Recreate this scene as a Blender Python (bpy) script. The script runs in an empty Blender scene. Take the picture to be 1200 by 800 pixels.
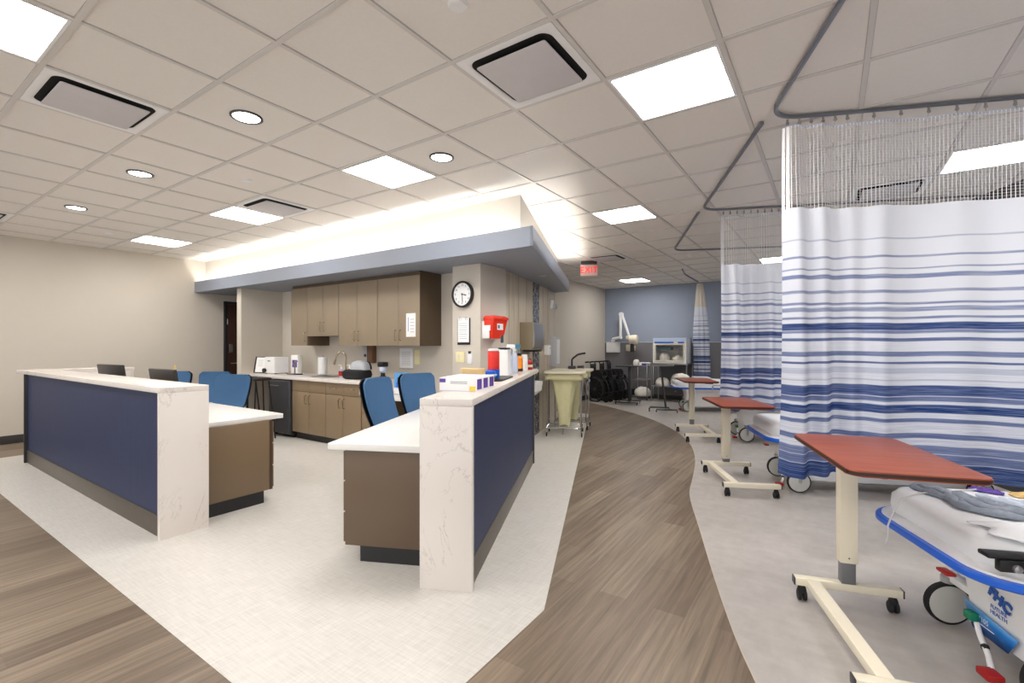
import bpy, bmesh, math, random
from mathutils import Vector, Matrix
random.seed(7)
C = bpy.context.scene.collection
PI = math.pi
T = 0.6096            # one ceiling tile
CH = 2.866            # ceiling height
CAM = 1.37
R = math.radians

# ------------------------------------------------------------------ materials
MATS = {}
def lin(c):
    return tuple(((v/12.92) if v <= 0.04045 else ((v+0.055)/1.055)**2.4) for v in [x/255 for x in c])
def new(name):
    m = bpy.data.materials.new(name); m.use_nodes = True
    nt = m.node_tree; b = nt.nodes['Principled BSDF']
    MATS[name] = m
    return m, nt, b
def setc(b, c): b.inputs['Base Color'].default_value = (*lin(c), 1)
def mat(name, c, rough=0.5, metal=0.0, coat=0.0, noise=0.04, nscale=9.0, bump=0.0, bscale=200.0, trans=0.0, alpha=1.0, spec=None):
    m, nt, b = new(name); N = nt.nodes; L = nt.links
    setc(b, c); b.inputs['Roughness'].default_value = rough; b.inputs['Metallic'].default_value = metal
    b.inputs['Coat Weight'].default_value = coat
    if spec is not None: b.inputs['Specular IOR Level'].default_value = spec
    if trans: b.inputs['Transmission Weight'].default_value = trans
    if alpha < 1: b.inputs['Alpha'].default_value = alpha
    tc = N.new('ShaderNodeTexCoord')
    if noise:
        n = N.new('ShaderNodeTexNoise'); n.inputs['Scale'].default_value = nscale; n.inputs['Detail'].default_value = 3
        L.new(tc.outputs['Object'], n.inputs['Vector'])
        mr = N.new('ShaderNodeMapRange'); mr.inputs[3].default_value = 1-noise; mr.inputs[4].default_value = 1+noise
        L.new(n.outputs['Fac'], mr.inputs[0])
        mx = N.new('ShaderNodeVectorMath'); mx.operation = 'SCALE'; mx.inputs[0].default_value = lin(c)
        L.new(mr.outputs[0], mx.inputs['Scale']); L.new(mx.outputs[0], b.inputs['Base Color'])
    if bump:
        n2 = N.new('ShaderNodeTexNoise'); n2.inputs['Scale'].default_value = bscale; n2.inputs['Detail'].default_value = 2
        L.new(tc.outputs['Object'], n2.inputs['Vector'])
        bp = N.new('ShaderNodeBump'); bp.inputs['Strength'].default_value = bump; bp.inputs['Distance'].default_value = 0.002
        L.new(n2.outputs['Fac'], bp.inputs['Height']); L.new(bp.outputs[0], b.inputs['Normal'])
    return m
def emit(name, c, s):
    m, nt, b = new(name); setc(b, c)
    b.inputs['Emission Color'].default_value = (*lin(c), 1); b.inputs['Emission Strength'].default_value = s
    return m

mat('wall_beige', (206, 198, 186), 0.75, noise=0.015, bump=0.15, bscale=350)
mat('wall_white', (222, 215, 203), 0.75, noise=0.015)
mat('tile_white', (236, 231, 225), 0.9, noise=0.03, nscale=60, bump=0.4, bscale=260)
mat('tbar', (214, 209, 204), 0.45, noise=0)
mat('tbar_edge', (190, 186, 181), 0.8, noise=0)
mat('baseboard', (62, 60, 60), 0.5)
mat('soffit_blue', (138, 145, 158), 0.5, noise=0.01)
mat('laminate', (126, 106, 82), 0.4, noise=0.05, nscale=4)
mat('laminate_dark', (104, 86, 68), 0.42, noise=0.05, nscale=4)
mat('laminate_edge', (78, 60, 44), 0.4)
mat('cab', (150, 134, 113), 0.42, noise=0.03, nscale=5)
mat('cab_low', (146, 126, 100), 0.42, noise=0.03, nscale=5)
mat('cab_dark', (92, 76, 58), 0.5)
mat('toe', (34, 34, 36), 0.45)
mat('kick_grey', (92, 85, 76), 0.35, 0.2, noise=0.08)
mat('white_top', (240, 239, 236), 0.25, noise=0.01)
mat('steel', (176, 176, 178), 0.28, 0.9)
mat('chrome', (205, 205, 208), 0.12, 1.0, noise=0)
mat('dark_steel', (88, 90, 90), 0.35, 0.7)
mat('nickel', (178, 164, 140), 0.25, 0.9)
mat('chair_blue', (62, 104, 146), 0.75, noise=0.06, nscale=25, bump=0.3, bscale=500)
mat('black', (20, 20, 22), 0.4)
mat('black_soft', (26, 26, 28), 0.8)
mat('rubber', (24, 24, 26), 0.7)
mat('dark_grey', (62, 62, 66), 0.45)
mat('monitor_back', (48, 45, 44), 0.35)
mat('screen', (14, 15, 18), 0.1)
mat('red', (222, 34, 22), 0.35, noise=0.02)
mat('red_trans', (238, 58, 34), 0.25, noise=0.02)
mat('red_dark', (170, 24, 22), 0.4)
mat('orange', (236, 140, 30), 0.35)
mat('yellow', (240, 214, 60), 0.5)
mat('cream', (232, 224, 196), 0.45, noise=0.02)
mat('ivory', (236, 228, 206), 0.4, noise=0.015)
mat('lt_yellow', (238, 228, 176), 0.5)
mat('white', (240, 240, 240), 0.4, noise=0.01)
mat('white_gloss', (242, 242, 242), 0.3, noise=0.01)
mat('grey_plastic', (190, 194, 200), 0.4)
mat('paper', (246, 246, 246), 0.7, noise=0.01)
mat('ink', (90, 94, 110), 0.7)
mat('blue_paper', (90, 160, 220), 0.6)
mat('purple', (92, 62, 158), 0.5)
mat('lilac', (206, 200, 232), 0.5)
mat('blue_plastic', (18, 96, 208), 0.35, noise=0.02)
mat('blue_bright', (28, 98, 214), 0.3, noise=0.02)
mat('teal', (60, 132, 160), 0.4)
mat('green', (20, 128, 92), 0.4)
mat('clear', (206, 216, 236), 0.1, noise=0, alpha=0.75)
mat('bag_cream', (226, 222, 176), 0.55, noise=0.06, nscale=14, bump=0.2, bscale=60)
mat('bag_clear', (168, 164, 132), 0.4, noise=0.25, nscale=10)
mat('sheet', (238, 240, 243), 0.85, noise=0.01, nscale=20, bump=0.9, bscale=14)
mat('pillow_cream', (242, 238, 228), 0.85, noise=0.03)
mat('gown_grey', (142, 150, 163), 0.9, noise=0.4, nscale=45)
mat('gown_pale', (196, 206, 222), 0.9, noise=0.12, nscale=30)
mat('cable_grey', (200, 200, 202), 0.5)
mat('door_brown', (58, 32, 24), 0.4, noise=0.2, nscale=6)
mat('blue_wall', (152, 162, 180), 0.7, noise=0.015)
mat('grey_wall', (126, 124, 128), 0.7, noise=0.02)
mat('head_grey', (86, 88, 92), 0.7, noise=0.02)
mat('wheel_grey', (206, 205, 200), 0.45)
mat('net_black', (12, 12, 14), 0.9)
mat('beige_plastic', (196, 186, 170), 0.45)
mat('dispenser_side', (150, 138, 112), 0.4)
mat('gold', (216, 184, 120), 0.7, noise=0.3, nscale=60)
mat('tan', (218, 190, 140), 0.5)
mat('brown', (120, 86, 62), 0.5)
mat('glass_dark', (26, 28, 30), 0.08)
emit('panel_light', (255, 251, 247), 19.0)
emit('down_light', (255, 252, 247), 16.0)
emit('cove_light', (255, 250, 242), 30.0)
emit('exit_red', (235, 30, 24), 1.0)
mat('exit_white', (250, 226, 220), 0.4)

def glass():
    m, nt, b = new('glass'); N = nt.nodes; L = nt.links
    out = N['Material Output']; tr = N.new('ShaderNodeBsdfTransparent'); gl = N.new('ShaderNodeBsdfGlossy')
    gl.inputs['Roughness'].default_value = 0.03
    mx = N.new('ShaderNodeMixShader'); mx.inputs[0].default_value = 0.08
    L.new(tr.outputs[0], mx.inputs[1]); L.new(gl.outputs[0], mx.inputs[2]); L.new(mx.outputs[0], out.inputs[0])
glass()

def wood_floor():
    m, nt, b = new('wood_floor'); N = nt.nodes; L = nt.links
    tc = N.new('ShaderNodeTexCoord'); mp = N.new('ShaderNodeMapping'); mp.inputs['Rotation'].default_value = (0, 0, PI/2)
    L.new(tc.outputs['Object'], mp.inputs[0])
    br = N.new('ShaderNodeTexBrick'); br.inputs['Scale'].default_value = 1; br.inputs['Brick Width'].default_value = 1.22; br.inputs['Row Height'].default_value = 0.152
    br.inputs['Mortar Size'].default_value = 0.0006; br.inputs['Mortar Smooth'].default_value = 0.3; br.inputs['Bias'].default_value = 0
    br.inputs['Color1'].default_value = (*lin((144, 128, 110)), 1); br.inputs['Color2'].default_value = (*lin((118, 102, 86)), 1); br.inputs['Mortar'].default_value = (*lin((104, 92, 80)), 1)
    br.offset = 0.37
    L.new(mp.outputs[0], br.inputs['Vector'])
    mp2 = N.new('ShaderNodeMapping'); mp2.inputs['Scale'].default_value = (1.0, 22, 1); L.new(mp.outputs[0], mp2.inputs[0])
    n = N.new('ShaderNodeTexNoise'); n.inputs['Scale'].default_value = 1.6; n.inputs['Detail'].default_value = 6; n.inputs['Roughness'].default_value = 0.62; n.inputs['Distortion'].default_value = 0.4
    L.new(mp2.outputs[0], n.inputs['Vector'])
    cr = N.new('ShaderNodeMapRange'); cr.inputs[1].default_value = 0.3; cr.inputs[2].default_value = 0.72; cr.inputs[3].default_value = 0.6; cr.inputs[4].default_value = 1.24
    L.new(n.outputs['Fac'], cr.inputs[0])
    v = N.new('ShaderNodeVectorMath'); v.operation = 'SCALE'; L.new(br.outputs['Color'], v.inputs[0]); L.new(cr.outputs[0], v.inputs['Scale'])
    L.new(v.outputs[0], b.inputs['Base Color']); b.inputs['Roughness'].default_value = 0.42
    b.inputs['Specular IOR Level'].default_value = 0.4
wood_floor()
def linen_floor(name, c1, c2, scale, rot, rough, ar=14):
    m, nt, b = new(name); N = nt.nodes; L = nt.links
    tc = N.new('ShaderNodeTexCoord'); outs = []
    for k, sc in enumerate(((scale, scale/ar, 1), (scale/ar, scale, 1))):
        mp = N.new('ShaderNodeMapping'); mp.inputs['Rotation'].default_value = (0, 0, rot); mp.inputs['Scale'].default_value = sc
        L.new(tc.outputs['Object'], mp.inputs[0])
        n = N.new('ShaderNodeTexNoise'); n.inputs['Scale'].default_value = 1; n.inputs['Detail'].default_value = 4; n.inputs['Roughness'].default_value = 0.6
        L.new(mp.outputs[0], n.inputs['Vector']); outs.append(n)
    mx = N.new('ShaderNodeMath'); mx.operation = 'ADD'; L.new(outs[0].outputs['Fac'], mx.inputs[0]); L.new(outs[1].outputs['Fac'], mx.inputs[1])
    mr = N.new('ShaderNodeMapRange'); mr.inputs[1].default_value = 0.75; mr.inputs[2].default_value = 1.25; L.new(mx.outputs[0], mr.inputs[0])
    mc = N.new('ShaderNodeMix'); mc.data_type = 'RGBA'; mc.inputs[6].default_value = (*lin(c1), 1); mc.inputs[7].default_value = (*lin(c2), 1)
    L.new(mr.outputs[0], mc.inputs[0]); L.new(mc.outputs[2], b.inputs['Base Color']); b.inputs['Roughness'].default_value = rough
linen_floor('linen_floor', (206, 202, 195), (224, 221, 215), 95, 0.0, 0.4)
linen_floor('grey_floor', (178, 172, 167), (192, 187, 182), 12, R(22), 0.42, 2.0)
def quartz():
    m, nt, b = new('quartz'); N = nt.nodes; L = nt.links
    tc = N.new('ShaderNodeTexCoord')
    n = N.new('ShaderNodeTexNoise'); n.inputs['Scale'].default_value = 1.9; n.inputs['Detail'].default_value = 7; n.inputs['Roughness'].default_value = 0.62; n.inputs['Distortion'].default_value = 0.6
    L.new(tc.outputs['Object'], n.inputs['Vector'])
    s = N.new('ShaderNodeMath'); s.operation = 'SUBTRACT'; s.inputs[1].default_value = 0.5; L.new(n.outputs['Fac'], s.inputs[0])
    a = N.new('ShaderNodeMath'); a.operation = 'ABSOLUTE'; L.new(s.outputs[0], a.inputs[0])
    mr = N.new('ShaderNodeMapRange'); mr.inputs[1].default_value = 0.0; mr.inputs[2].default_value = 0.007; mr.inputs[3].default_value = 1; mr.inputs[4].default_value = 0; L.new(a.outputs[0], mr.inputs[0])
    n2 = N.new('ShaderNodeTexNoise'); n2.inputs['Scale'].default_value = 3.3; n2.inputs['Detail'].default_value = 2; L.new(tc.outputs['Object'], n2.inputs['Vector'])
    m2 = N.new('ShaderNodeMapRange'); m2.inputs[1].default_value = 0.44; m2.inputs[2].default_value = 0.58; L.new(n2.outputs['Fac'], m2.inputs[0])
    mu = N.new('ShaderNodeMath'); mu.operation = 'MULTIPLY'; L.new(mr.outputs[0], mu.inputs[0]); L.new(m2.outputs[0], mu.inputs[1])
    mm = N.new('ShaderNodeMath'); mm.operation = 'MULTIPLY'; mm.inputs[1].default_value = 0.5; L.new(mu.outputs[0], mm.inputs[0])
    mc = N.new('ShaderNodeMix'); mc.data_type = 'RGBA'; mc.inputs[6].default_value = (*lin((232, 225, 219)), 1); mc.inputs[7].default_value = (*lin((158, 150, 146)), 1)
    L.new(mm.outputs[0], mc.inputs[0]); L.new(mc.outputs[2], b.inputs['Base Color']); b.inputs['Roughness'].default_value = 0.22
quartz()
def grain(name, c1, c2, sc, rough, coat=0.0):
    m, nt, b = new(name); N = nt.nodes; L = nt.links
    tc = N.new('ShaderNodeTexCoord'); mp = N.new('ShaderNodeMapping'); mp.inputs['Scale'].default_value = sc; L.new(tc.outputs['Object'], mp.inputs[0])
    n = N.new('ShaderNodeTexNoise'); n.inputs['Scale'].default_value = 1; n.inputs['Detail'].default_value = 5; n.inputs['Distortion'].default_value = 0.5; L.new(mp.outputs[0], n.inputs['Vector'])
    mr = N.new('ShaderNodeMapRange'); mr.inputs[1].default_value = 0.3; mr.inputs[2].default_value = 0.7; L.new(n.outputs['Fac'], mr.inputs[0])
    mc = N.new('ShaderNodeMix'); mc.data_type = 'RGBA'; mc.inputs[6].default_value = (*lin(c1), 1); mc.inputs[7].default_value = (*lin(c2), 1)
    L.new(mr.outputs[0], mc.inputs[0]); L.new(mc.outputs[2], b.inputs['Base Color']); b.inputs['Roughness'].default_value = rough; b.inputs['Coat Weight'].default_value = coat
grain('cherry', (140, 60, 30), (166, 80, 42), (3, 30, 3), 0.35, 0.1)
grain('navy', (27, 41, 78), (33, 48, 88), (60, 60, 3), 0.55)
grain('wood_wall', (178, 166, 146), (208, 198, 180), (30, 30, 1.2), 0.6)
def mosaic():
    m, nt, b = new('mosaic'); N = nt.nodes; L = nt.links
    tc = N.new('ShaderNodeTexCoord')
    v = N.new('ShaderNodeTexVoronoi'); v.inputs['Scale'].default_value = 36; L.new(tc.outputs['Object'], v.inputs['Vector'])
    hs = N.new('ShaderNodeSeparateColor'); L.new(v.outputs['Color'], hs.inputs[0])
    mc = N.new('ShaderNodeMix'); mc.data_type = 'RGBA'; mc.inputs[6].default_value = (*lin((28, 28, 34)), 1); mc.inputs[7].default_value = (*lin((176, 176, 184)), 1)
    pw = N.new('ShaderNodeMath'); pw.operation = 'POWER'; pw.inputs[1].default_value = 2.2; L.new(hs.outputs[0], pw.inputs[0])
    L.new(pw.outputs[0], mc.inputs[0]); L.new(mc.outputs[2], b.inputs['Base Color']); b.inputs['Roughness'].default_value = 0.2
mosaic()
def curtain_mat():
    # woven stripes: UV.x runs along the cloth, UV.y is the height in metres
    m, nt, b = new('curtain'); N = nt.nodes; L = nt.links
    zz = lambda y: 1.37-(y-403.7)*.005385
    # (y in 1050 column, thickness, strength)
    st = [(279,1.2,.28),(300,2.0,.42),(314,1.3,.4),(323,4.2,.5),(341,3,.42),(355,1.8,.5),(362,4.5,.42),(372,2.2,.5),(382.5,8,.95),(388.5,3,.5),
          (397.5,3,.75),(414.5,5,.6),(424.7,2,.85),(434,6,.22),(445,1.5,.25),(454.5,6,.9),(460,6,.9),(467,5,.7),(478.5,9,.98),(492,4,.7),(510,5.5,.72),(526,9,.62),(536,9,.72),(552,20,.96)]
    tc = N.new('ShaderNodeUVMap'); sep = N.new('ShaderNodeSeparateXYZ'); L.new(tc.outputs[0], sep.inputs[0])
    # brushy edge wobble
    mp = N.new('ShaderNodeMapping'); mp.inputs['Scale'].default_value = (2.2, 60, 1); L.new(tc.outputs[0], mp.inputs[0])
    n = N.new('ShaderNodeTexNoise'); n.inputs['Scale'].default_value = 1; n.inputs['Detail'].default_value = 5; L.new(mp.outputs[0], n.inputs['Vector'])
    w = N.new('ShaderNodeMath'); w.operation = 'MULTIPLY_ADD'; w.inputs[1].default_value = 0.010; w.inputs[2].default_value = -0.005; L.new(n.outputs['Fac'], w.inputs[0])
    z = N.new('ShaderNodeMath'); z.operation = 'ADD'; L.new(sep.outputs[1], z.inputs[0]); L.new(w.outputs[0], z.inputs[1])
    prev = None
    for i in range(0, len(st), 8):
        grp = st[i:i+8]
        hi = zz(grp[0][0])+.04; lo = min(zz(grp[-1][0])-.08, .5 if i+8 >= len(st) else 9)
        mr = N.new('ShaderNodeMapRange'); mr.inputs[1].default_value = lo; mr.inputs[2].default_value = hi; L.new(z.outputs[0], mr.inputs[0])
        cr = N.new('ShaderNodeValToRGB'); el = cr.color_ramp.elements; cr.color_ramp.interpolation = 'LINEAR'
        pts = []
        for (y, t, s) in reversed(grp):
            zc = zz(y); h = t*.005385/2; f = .004
            for (q, val) in ((zc-h-f, 0), (zc-h+.001, s), (zc+h-.001, s), (zc+h+f, 0)): pts.append(((q-lo)/(hi-lo), val))
        pts = pts[:32]
        last = -1; clean = []
        for p, val in pts:
            p = max(p, last+1e-4); last = p; clean.append((p, val))
        el[0].position = clean[0][0]; el[0].color = (clean[0][1],)*3+(1,)
        el[1].position = clean[-1][0]; el[1].color = (clean[-1][1],)*3+(1,)
        for p, val in clean[1:-1]:
            e = el.new(p); e.color = (val, val, val, 1)
        L.new(mr.outputs[0], cr.inputs[0])
        if prev is None: prev = cr.outputs[0]
        else:
            mxx = N.new('ShaderNodeMath'); mxx.operation = 'MAXIMUM'; L.new(prev, mxx.inputs[0]); L.new(cr.outputs[0], mxx.inputs[1]); prev = mxx.outputs[0]
    # brush streaks in the stripes
    mp3 = N.new('ShaderNodeMapping'); mp3.inputs['Scale'].default_value = (3.5, 170, 1); L.new(tc.outputs[0], mp3.inputs[0])
    n3 = N.new('ShaderNodeTexNoise'); n3.inputs['Scale'].default_value = 1; n3.inputs['Detail'].default_value = 4; n3.inputs['Roughness'].default_value = .6; L.new(mp3.outputs[0], n3.inputs['Vector'])
    mr3 = N.new('ShaderNodeMapRange'); mr3.inputs[1].default_value = 0.36; mr3.inputs[2].default_value = 0.56; mr3.inputs[3].default_value = 0.6; mr3.inputs[4].default_value = 1.0; L.new(n3.outputs['Fac'], mr3.inputs[0])
    mul = N.new('ShaderNodeMath'); mul.operation = 'MULTIPLY'; L.new(prev, mul.inputs[0]); L.new(mr3.outputs[0], mul.inputs[1])
    # faint haze lower down
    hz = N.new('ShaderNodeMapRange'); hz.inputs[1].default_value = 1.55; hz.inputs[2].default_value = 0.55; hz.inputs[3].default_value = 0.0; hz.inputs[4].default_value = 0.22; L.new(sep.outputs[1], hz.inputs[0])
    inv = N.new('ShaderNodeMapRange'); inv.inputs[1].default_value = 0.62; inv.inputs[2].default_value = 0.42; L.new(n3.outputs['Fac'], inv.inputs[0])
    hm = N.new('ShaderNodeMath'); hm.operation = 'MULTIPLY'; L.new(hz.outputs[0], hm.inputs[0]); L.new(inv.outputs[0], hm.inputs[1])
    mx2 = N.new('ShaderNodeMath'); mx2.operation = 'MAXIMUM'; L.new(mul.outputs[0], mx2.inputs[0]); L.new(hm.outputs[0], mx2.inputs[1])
    cc = N.new('ShaderNodeValToRGB'); e = cc.color_ramp.elements
    e[0].position = 0; e[0].color = (*lin((234, 238, 247)), 1); e[1].position = 1; e[1].color = (*lin((28, 62, 122)), 1)
    q = e.new(.45); q.color = (*lin((134, 146, 184)), 1)
    L.new(mx2.outputs[0], cc.inputs[0])
    d = N.new('ShaderNodeBsdfDiffuse'); tl = N.new('ShaderNodeBsdfTranslucent'); L.new(cc.outputs[0], d.inputs[0]); L.new(cc.outputs[0], tl.inputs[0])
    ms = N.new('ShaderNodeMixShader'); ms.inputs[0].default_value = 0.3; L.new(d.outputs[0], ms.inputs[1]); L.new(tl.outputs[0], ms.inputs[2])
    L.new(ms.outputs[0], N['Material Output'].inputs[0])
curtain_mat()
def net_mat():
    m, nt, b = new('netting'); N = nt.nodes; L = nt.links
    uv = N.new('ShaderNodeUVMap'); sep = N.new('ShaderNodeSeparateXYZ'); L.new(uv.outputs[0], sep.inputs[0])
    def saw(o, per, wd):
        a = N.new('ShaderNodeMath'); a.operation = 'PINGPONG'; a.inputs[1].default_value = per/2; L.new(o, a.inputs[0])
        g = N.new('ShaderNodeMath'); g.operation = 'LESS_THAN'; g.inputs[1].default_value = wd; L.new(a.outputs[0], g.inputs[0]); return g.outputs[0]
    s1 = saw(sep.outputs[0], .021, .0019); s2 = saw(sep.outputs[1], .018, .0007)
    mx = N.new('ShaderNodeMath'); mx.operation = 'MAXIMUM'; L.new(s1, mx.inputs[0]); L.new(s2, mx.inputs[1])
    tr = N.new('ShaderNodeBsdfTransparent'); d = N.new('ShaderNodeBsdfDiffuse'); d.inputs[0].default_value = (.96, .96, .97, 1); tl = N.new('ShaderNodeBsdfTranslucent'); tl.inputs[0].default_value = (.96, .96, .97, 1)
    dm = N.new('ShaderNodeMixShader'); dm.inputs[0].default_value = .45; L.new(d.outputs[0], dm.inputs[1]); L.new(tl.outputs[0], dm.inputs[2])
    ms = N.new('ShaderNodeMixShader'); L.new(mx.outputs[0], ms.inputs[0]); L.new(tr.outputs[0], ms.inputs[1]); L.new(dm.outputs[0], ms.inputs[2])
    L.new(ms.outputs[0], N['Material Output'].inputs[0])
net_mat()
mat('bag_net', (226, 218, 206), 0.8)

# ------------------------------------------------------------------ mesh builder
class MB:
    def __init__(s): s.bm = bmesh.new()
    def _x(s, vs, M):
        if M is not None:
            for v in vs: v.co = M @ v.co
    def box(s, x0, x1, y0, y1, z0, z1, bev=0.0, seg=2, M=None):
        b = s.bm; r = bmesh.ops.create_cube(b, size=1); vs = r['verts']
        for v in vs: v.co = Vector(((x0+x1)/2+v.co.x*(x1-x0), (y0+y1)/2+v.co.y*(y1-y0), (z0+z1)/2+v.co.z*(z1-z0)))
        if bev:
            es = list({e for v in vs for e in v.link_edges})
            r2 = bmesh.ops.bevel(b, geom=es, offset=bev, segments=seg, affect='EDGES', profile=0.5); vs = list({v for f in r2['faces'] for v in f.verts} | {v for v in vs if v.is_valid})
        s._x(vs, M); return s
    def ring(s, pts, closed=False): pass
    def tube(s, pts, r, seg=10, closed=False, caps=True, M=None):
        b = s.bm; P = [Vector(p) for p in pts]; n = len(P); rr = r if isinstance(r, (list, tuple)) else [r]*n
        rings = []; up = None
        for i, p in enumerate(P):
            if closed: t = (P[(i+1) % n]-P[i-1])
            else: t = P[min(i+1, n-1)]-P[max(i-1, 0)]
            if t.length < 1e-9: t = Vector((0, 0, 1))
            t.normalize()
            if up is None:
                up = Vector((0, 0, 1)) if abs(t.z) < .9 else Vector((1, 0, 0))
            a = t.cross(up)
            if a.length < 1e-6: a = t.orthogonal()
            a.normalize(); c = a.cross(t).normalized(); up = c
            # widen at sharp corners is ignored: corners are rounded beforehand
            rings.append([b.verts.new(p+(a*math.cos(2*PI*k/seg)+c*math.sin(2*PI*k/seg))*rr[i]) for k in range(seg)])
        m = n if closed else n-1
        for i in range(m):
            A, B = rings[i], rings[(i+1) % n]
            for k in range(seg): b.faces.new((A[k], A[(k+1) % seg], B[(k+1) % seg], B[k]))
        if caps and not closed:
            b.faces.new(rings[0][::-1]); b.faces.new(rings[-1])
        s._x([v for rg in rings for v in rg], M); return s
    def cyl(s, p0, p1, r, r2=None, seg=20, M=None):
        return s.tube([p0, p1], [r, r if r2 is None else r2], seg=seg, M=M)
    def lathe(s, prof, c=(0, 0, 0), seg=28, M=None, axis='z', sy=1.0):
        b = s.bm; rings = []; cv = Vector(c)
        for (r, z) in prof:
            rg = []
            for k in range(seg):
                a = 2*PI*k/seg; x, y = max(r, 1e-4)*math.cos(a), max(r, 1e-4)*math.sin(a)*sy
                q = Vector((x, y, z)) if axis == 'z' else (Vector((z, x, y)) if axis == 'x' else Vector((x, z, y)))
                rg.append(b.verts.new(cv+q))
            rings.append(rg)
        for i in range(len(rings)-1):
            A, B = rings[i], rings[i+1]
            for k in range(seg): b.faces.new((A[k], A[(k+1) % seg], B[(k+1) % seg], B[k]))
        b.faces.new(rings[0][::-1]); b.faces.new(rings[-1])
        s._x([v for rg in rings for v in rg], M); return s
    def prism(s, poly, z0, z1, bev=0.0, seg=2, M=None):
        b = s.bm; lo = [b.verts.new((x, y, z0)) for x, y in poly]; hi = [b.verts.new((x, y, z1)) for x, y in poly]; n = len(poly)
        b.faces.new(lo[::-1]); ft = b.faces.new(hi)
        for i in range(n): b.faces.new((lo[i], lo[(i+1) % n], hi[(i+1) % n], hi[i]))
        vs = lo+hi
        if bev:
            es = [e for e in {e for v in vs for e in v.link_edges} if abs(e.verts[0].co.z-e.verts[1].co.z) < 1e-6]
            r2 = bmesh.ops.bevel(b, geom=es, offset=bev, segments=seg, affect='EDGES', profile=0.5)
            vs = list({v for f in r2['faces'] for v in f.verts} | {v for v in vs if v.is_valid})
        s._x(vs, M); return s
    def loft(s, rings, cap=True, M=None):
        b = s.bm; RR = [[b.verts.new(p) for p in rg] for rg in rings]; n = len(RR[0])
        for i in range(len(RR)-1):
            A, B = RR[i], RR[i+1]
            for k in range(n): b.faces.new((A[k], A[(k+1) % n], B[(k+1) % n], B[k]))
        if cap: b.faces.new(RR[0][::-1]); b.faces.new(RR[-1])
        s._x([v for rg in RR for v in rg], M); return s
    def grid(s, f, nu, nv, M=None, uv=None):
        b = s.bm; V = [[b.verts.new(f(i/nu, j/nv)) for j in range(nv+1)] for i in range(nu+1)]
        for i in range(nu):
            for j in range(nv): b.faces.new((V[i][j], V[i+1][j], V[i+1][j+1], V[i][j+1]))
        if uv:
            ul = b.loops.layers.uv.verify(); idx = {V[i][j]: (i/nu, j/nv) for i in range(nu+1) for j in range(nv+1)}
            for fc in b.faces:
                for lp in fc.loops:
                    if lp.vert in idx: lp[ul].uv = uv(*idx[lp.vert])
        s._x([v for rg in V for v in rg], M); return s
    def done(s, name, m, parent=None, smooth=True, angle=35, solid=0.0):
        bm = s.bm; bmesh.ops.recalc_face_normals(bm, faces=bm.faces)
        if smooth:
            for f in bm.faces: f.smooth = True
            lim = math.radians(angle)
            for e in bm.edges:
                if len(e.link_faces) == 2 and e.calc_face_angle(0) > lim: e.smooth = False
        me = bpy.data.meshes.new(name); bm.to_mesh(me); bm.free()
        for mm in (m if isinstance(m, (list, tuple)) else [m]): me.materials.append(MATS[mm])
        o = bpy.data.objects.new(name, me); C.objects.link(o)
        if parent is not None: o.parent = parent
        if solid:
            md = o.modifiers.new('s', 'SOLIDIFY'); md.thickness = solid; md.offset = 0
        return o
def thing(name, label, cat, loc=(0, 0, 0), rz=0.0, group=None):
    o = bpy.data.objects.new(name, None); C.objects.link(o); o.location = loc; o.rotation_euler = (0, 0, rz); o.empty_display_size = .1
    o['label'] = label; o['category'] = cat
    if group: o['group'] = group
    return o
def tag(o, label, cat, group=None, loc=None, rz=None):
    o['label'] = label; o['category'] = cat
    if group: o['group'] = group
    if loc is not None: o.location = loc
    if rz is not None: o.rotation_euler = (0, 0, rz)
    return o
def struct(o): o['kind'] = 'structure'; return o
KIDS = {}
def kids(o): return [c for c in bpy.data.objects if c.parent == o]
def dup(root, loc, rz, label, group=None):
    def cp(o, par):
        c = o.copy(); C.objects.link(c)
        if par is not None: c.parent = par
        for ch in kids(o): cp(ch, c)
        return c
    r = cp(root, None); r.location = loc; r.rotation_euler = (0, 0, rz); r['label'] = label
    if group: r['group'] = group
    return r
def rrect(x0, x1, y0, y1, r, n=5):
    P = []
    rs = r if isinstance(r, (list, tuple)) else [r]*4
    for (cx, cy, a0, q) in ((x1-rs[0], y1-rs[0], 0, rs[0]), (x0+rs[1], y1-rs[1], PI/2, rs[1]), (x0+rs[2], y0+rs[2], PI, rs[2]), (x1-rs[3], y0+rs[3], 1.5*PI, rs[3])):
        for k in range(n+1):
            a = a0+PI/2*k/n; P.append((cx+q*math.cos(a), cy+q*math.sin(a)))
    return P
def rpath(pts, r=.03, n=5):
    P = [Vector(p) for p in pts]; out = [P[0]]
    for i in range(1, len(P)-1):
        a, b, c = P[i-1], P[i], P[i+1]; d1 = (a-b); d2 = (c-b); q = min(r, d1.length*.45, d2.length*.45); s = b+d1.normalized()*q; e = b+d2.normalized()*q
        for k in range(n+1):
            t = k/n; out.append(s*(1-t)**2+b*2*t*(1-t)+e*t*t)
    out.append(P[-1]); return out
def text_obj(s, name, size, depth, m, parent, M, align='CENTER', bold=0.0):
    cu = bpy.data.curves.new(name, 'FONT'); cu.offset = bold; cu.body = s; cu.size = size; cu.extrude = depth; cu.align_x = align; cu.align_y = 'CENTER'
    o = bpy.data.objects.new(name+'_src', cu); C.objects.link(o)
    dg = bpy.context.evaluated_depsgraph_get(); me = bpy.data.meshes.new_from_object(o.evaluated_get(dg))
    bpy.data.objects.remove(o)
    me.transform(M); me.materials.clear(); me.materials.append(MATS[m])
    r = bpy.data.objects.new(name, me); C.objects.link(r); r.parent = parent
    return r
def face_mat(loc, rz):
    # text standing upright, readable from -Y of a frame turned by rz
    return Matrix.Translation(loc) @ Matrix.Rotation(rz, 4, 'Z') @ Matrix.Rotation(PI/2, 4, 'X')
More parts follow.
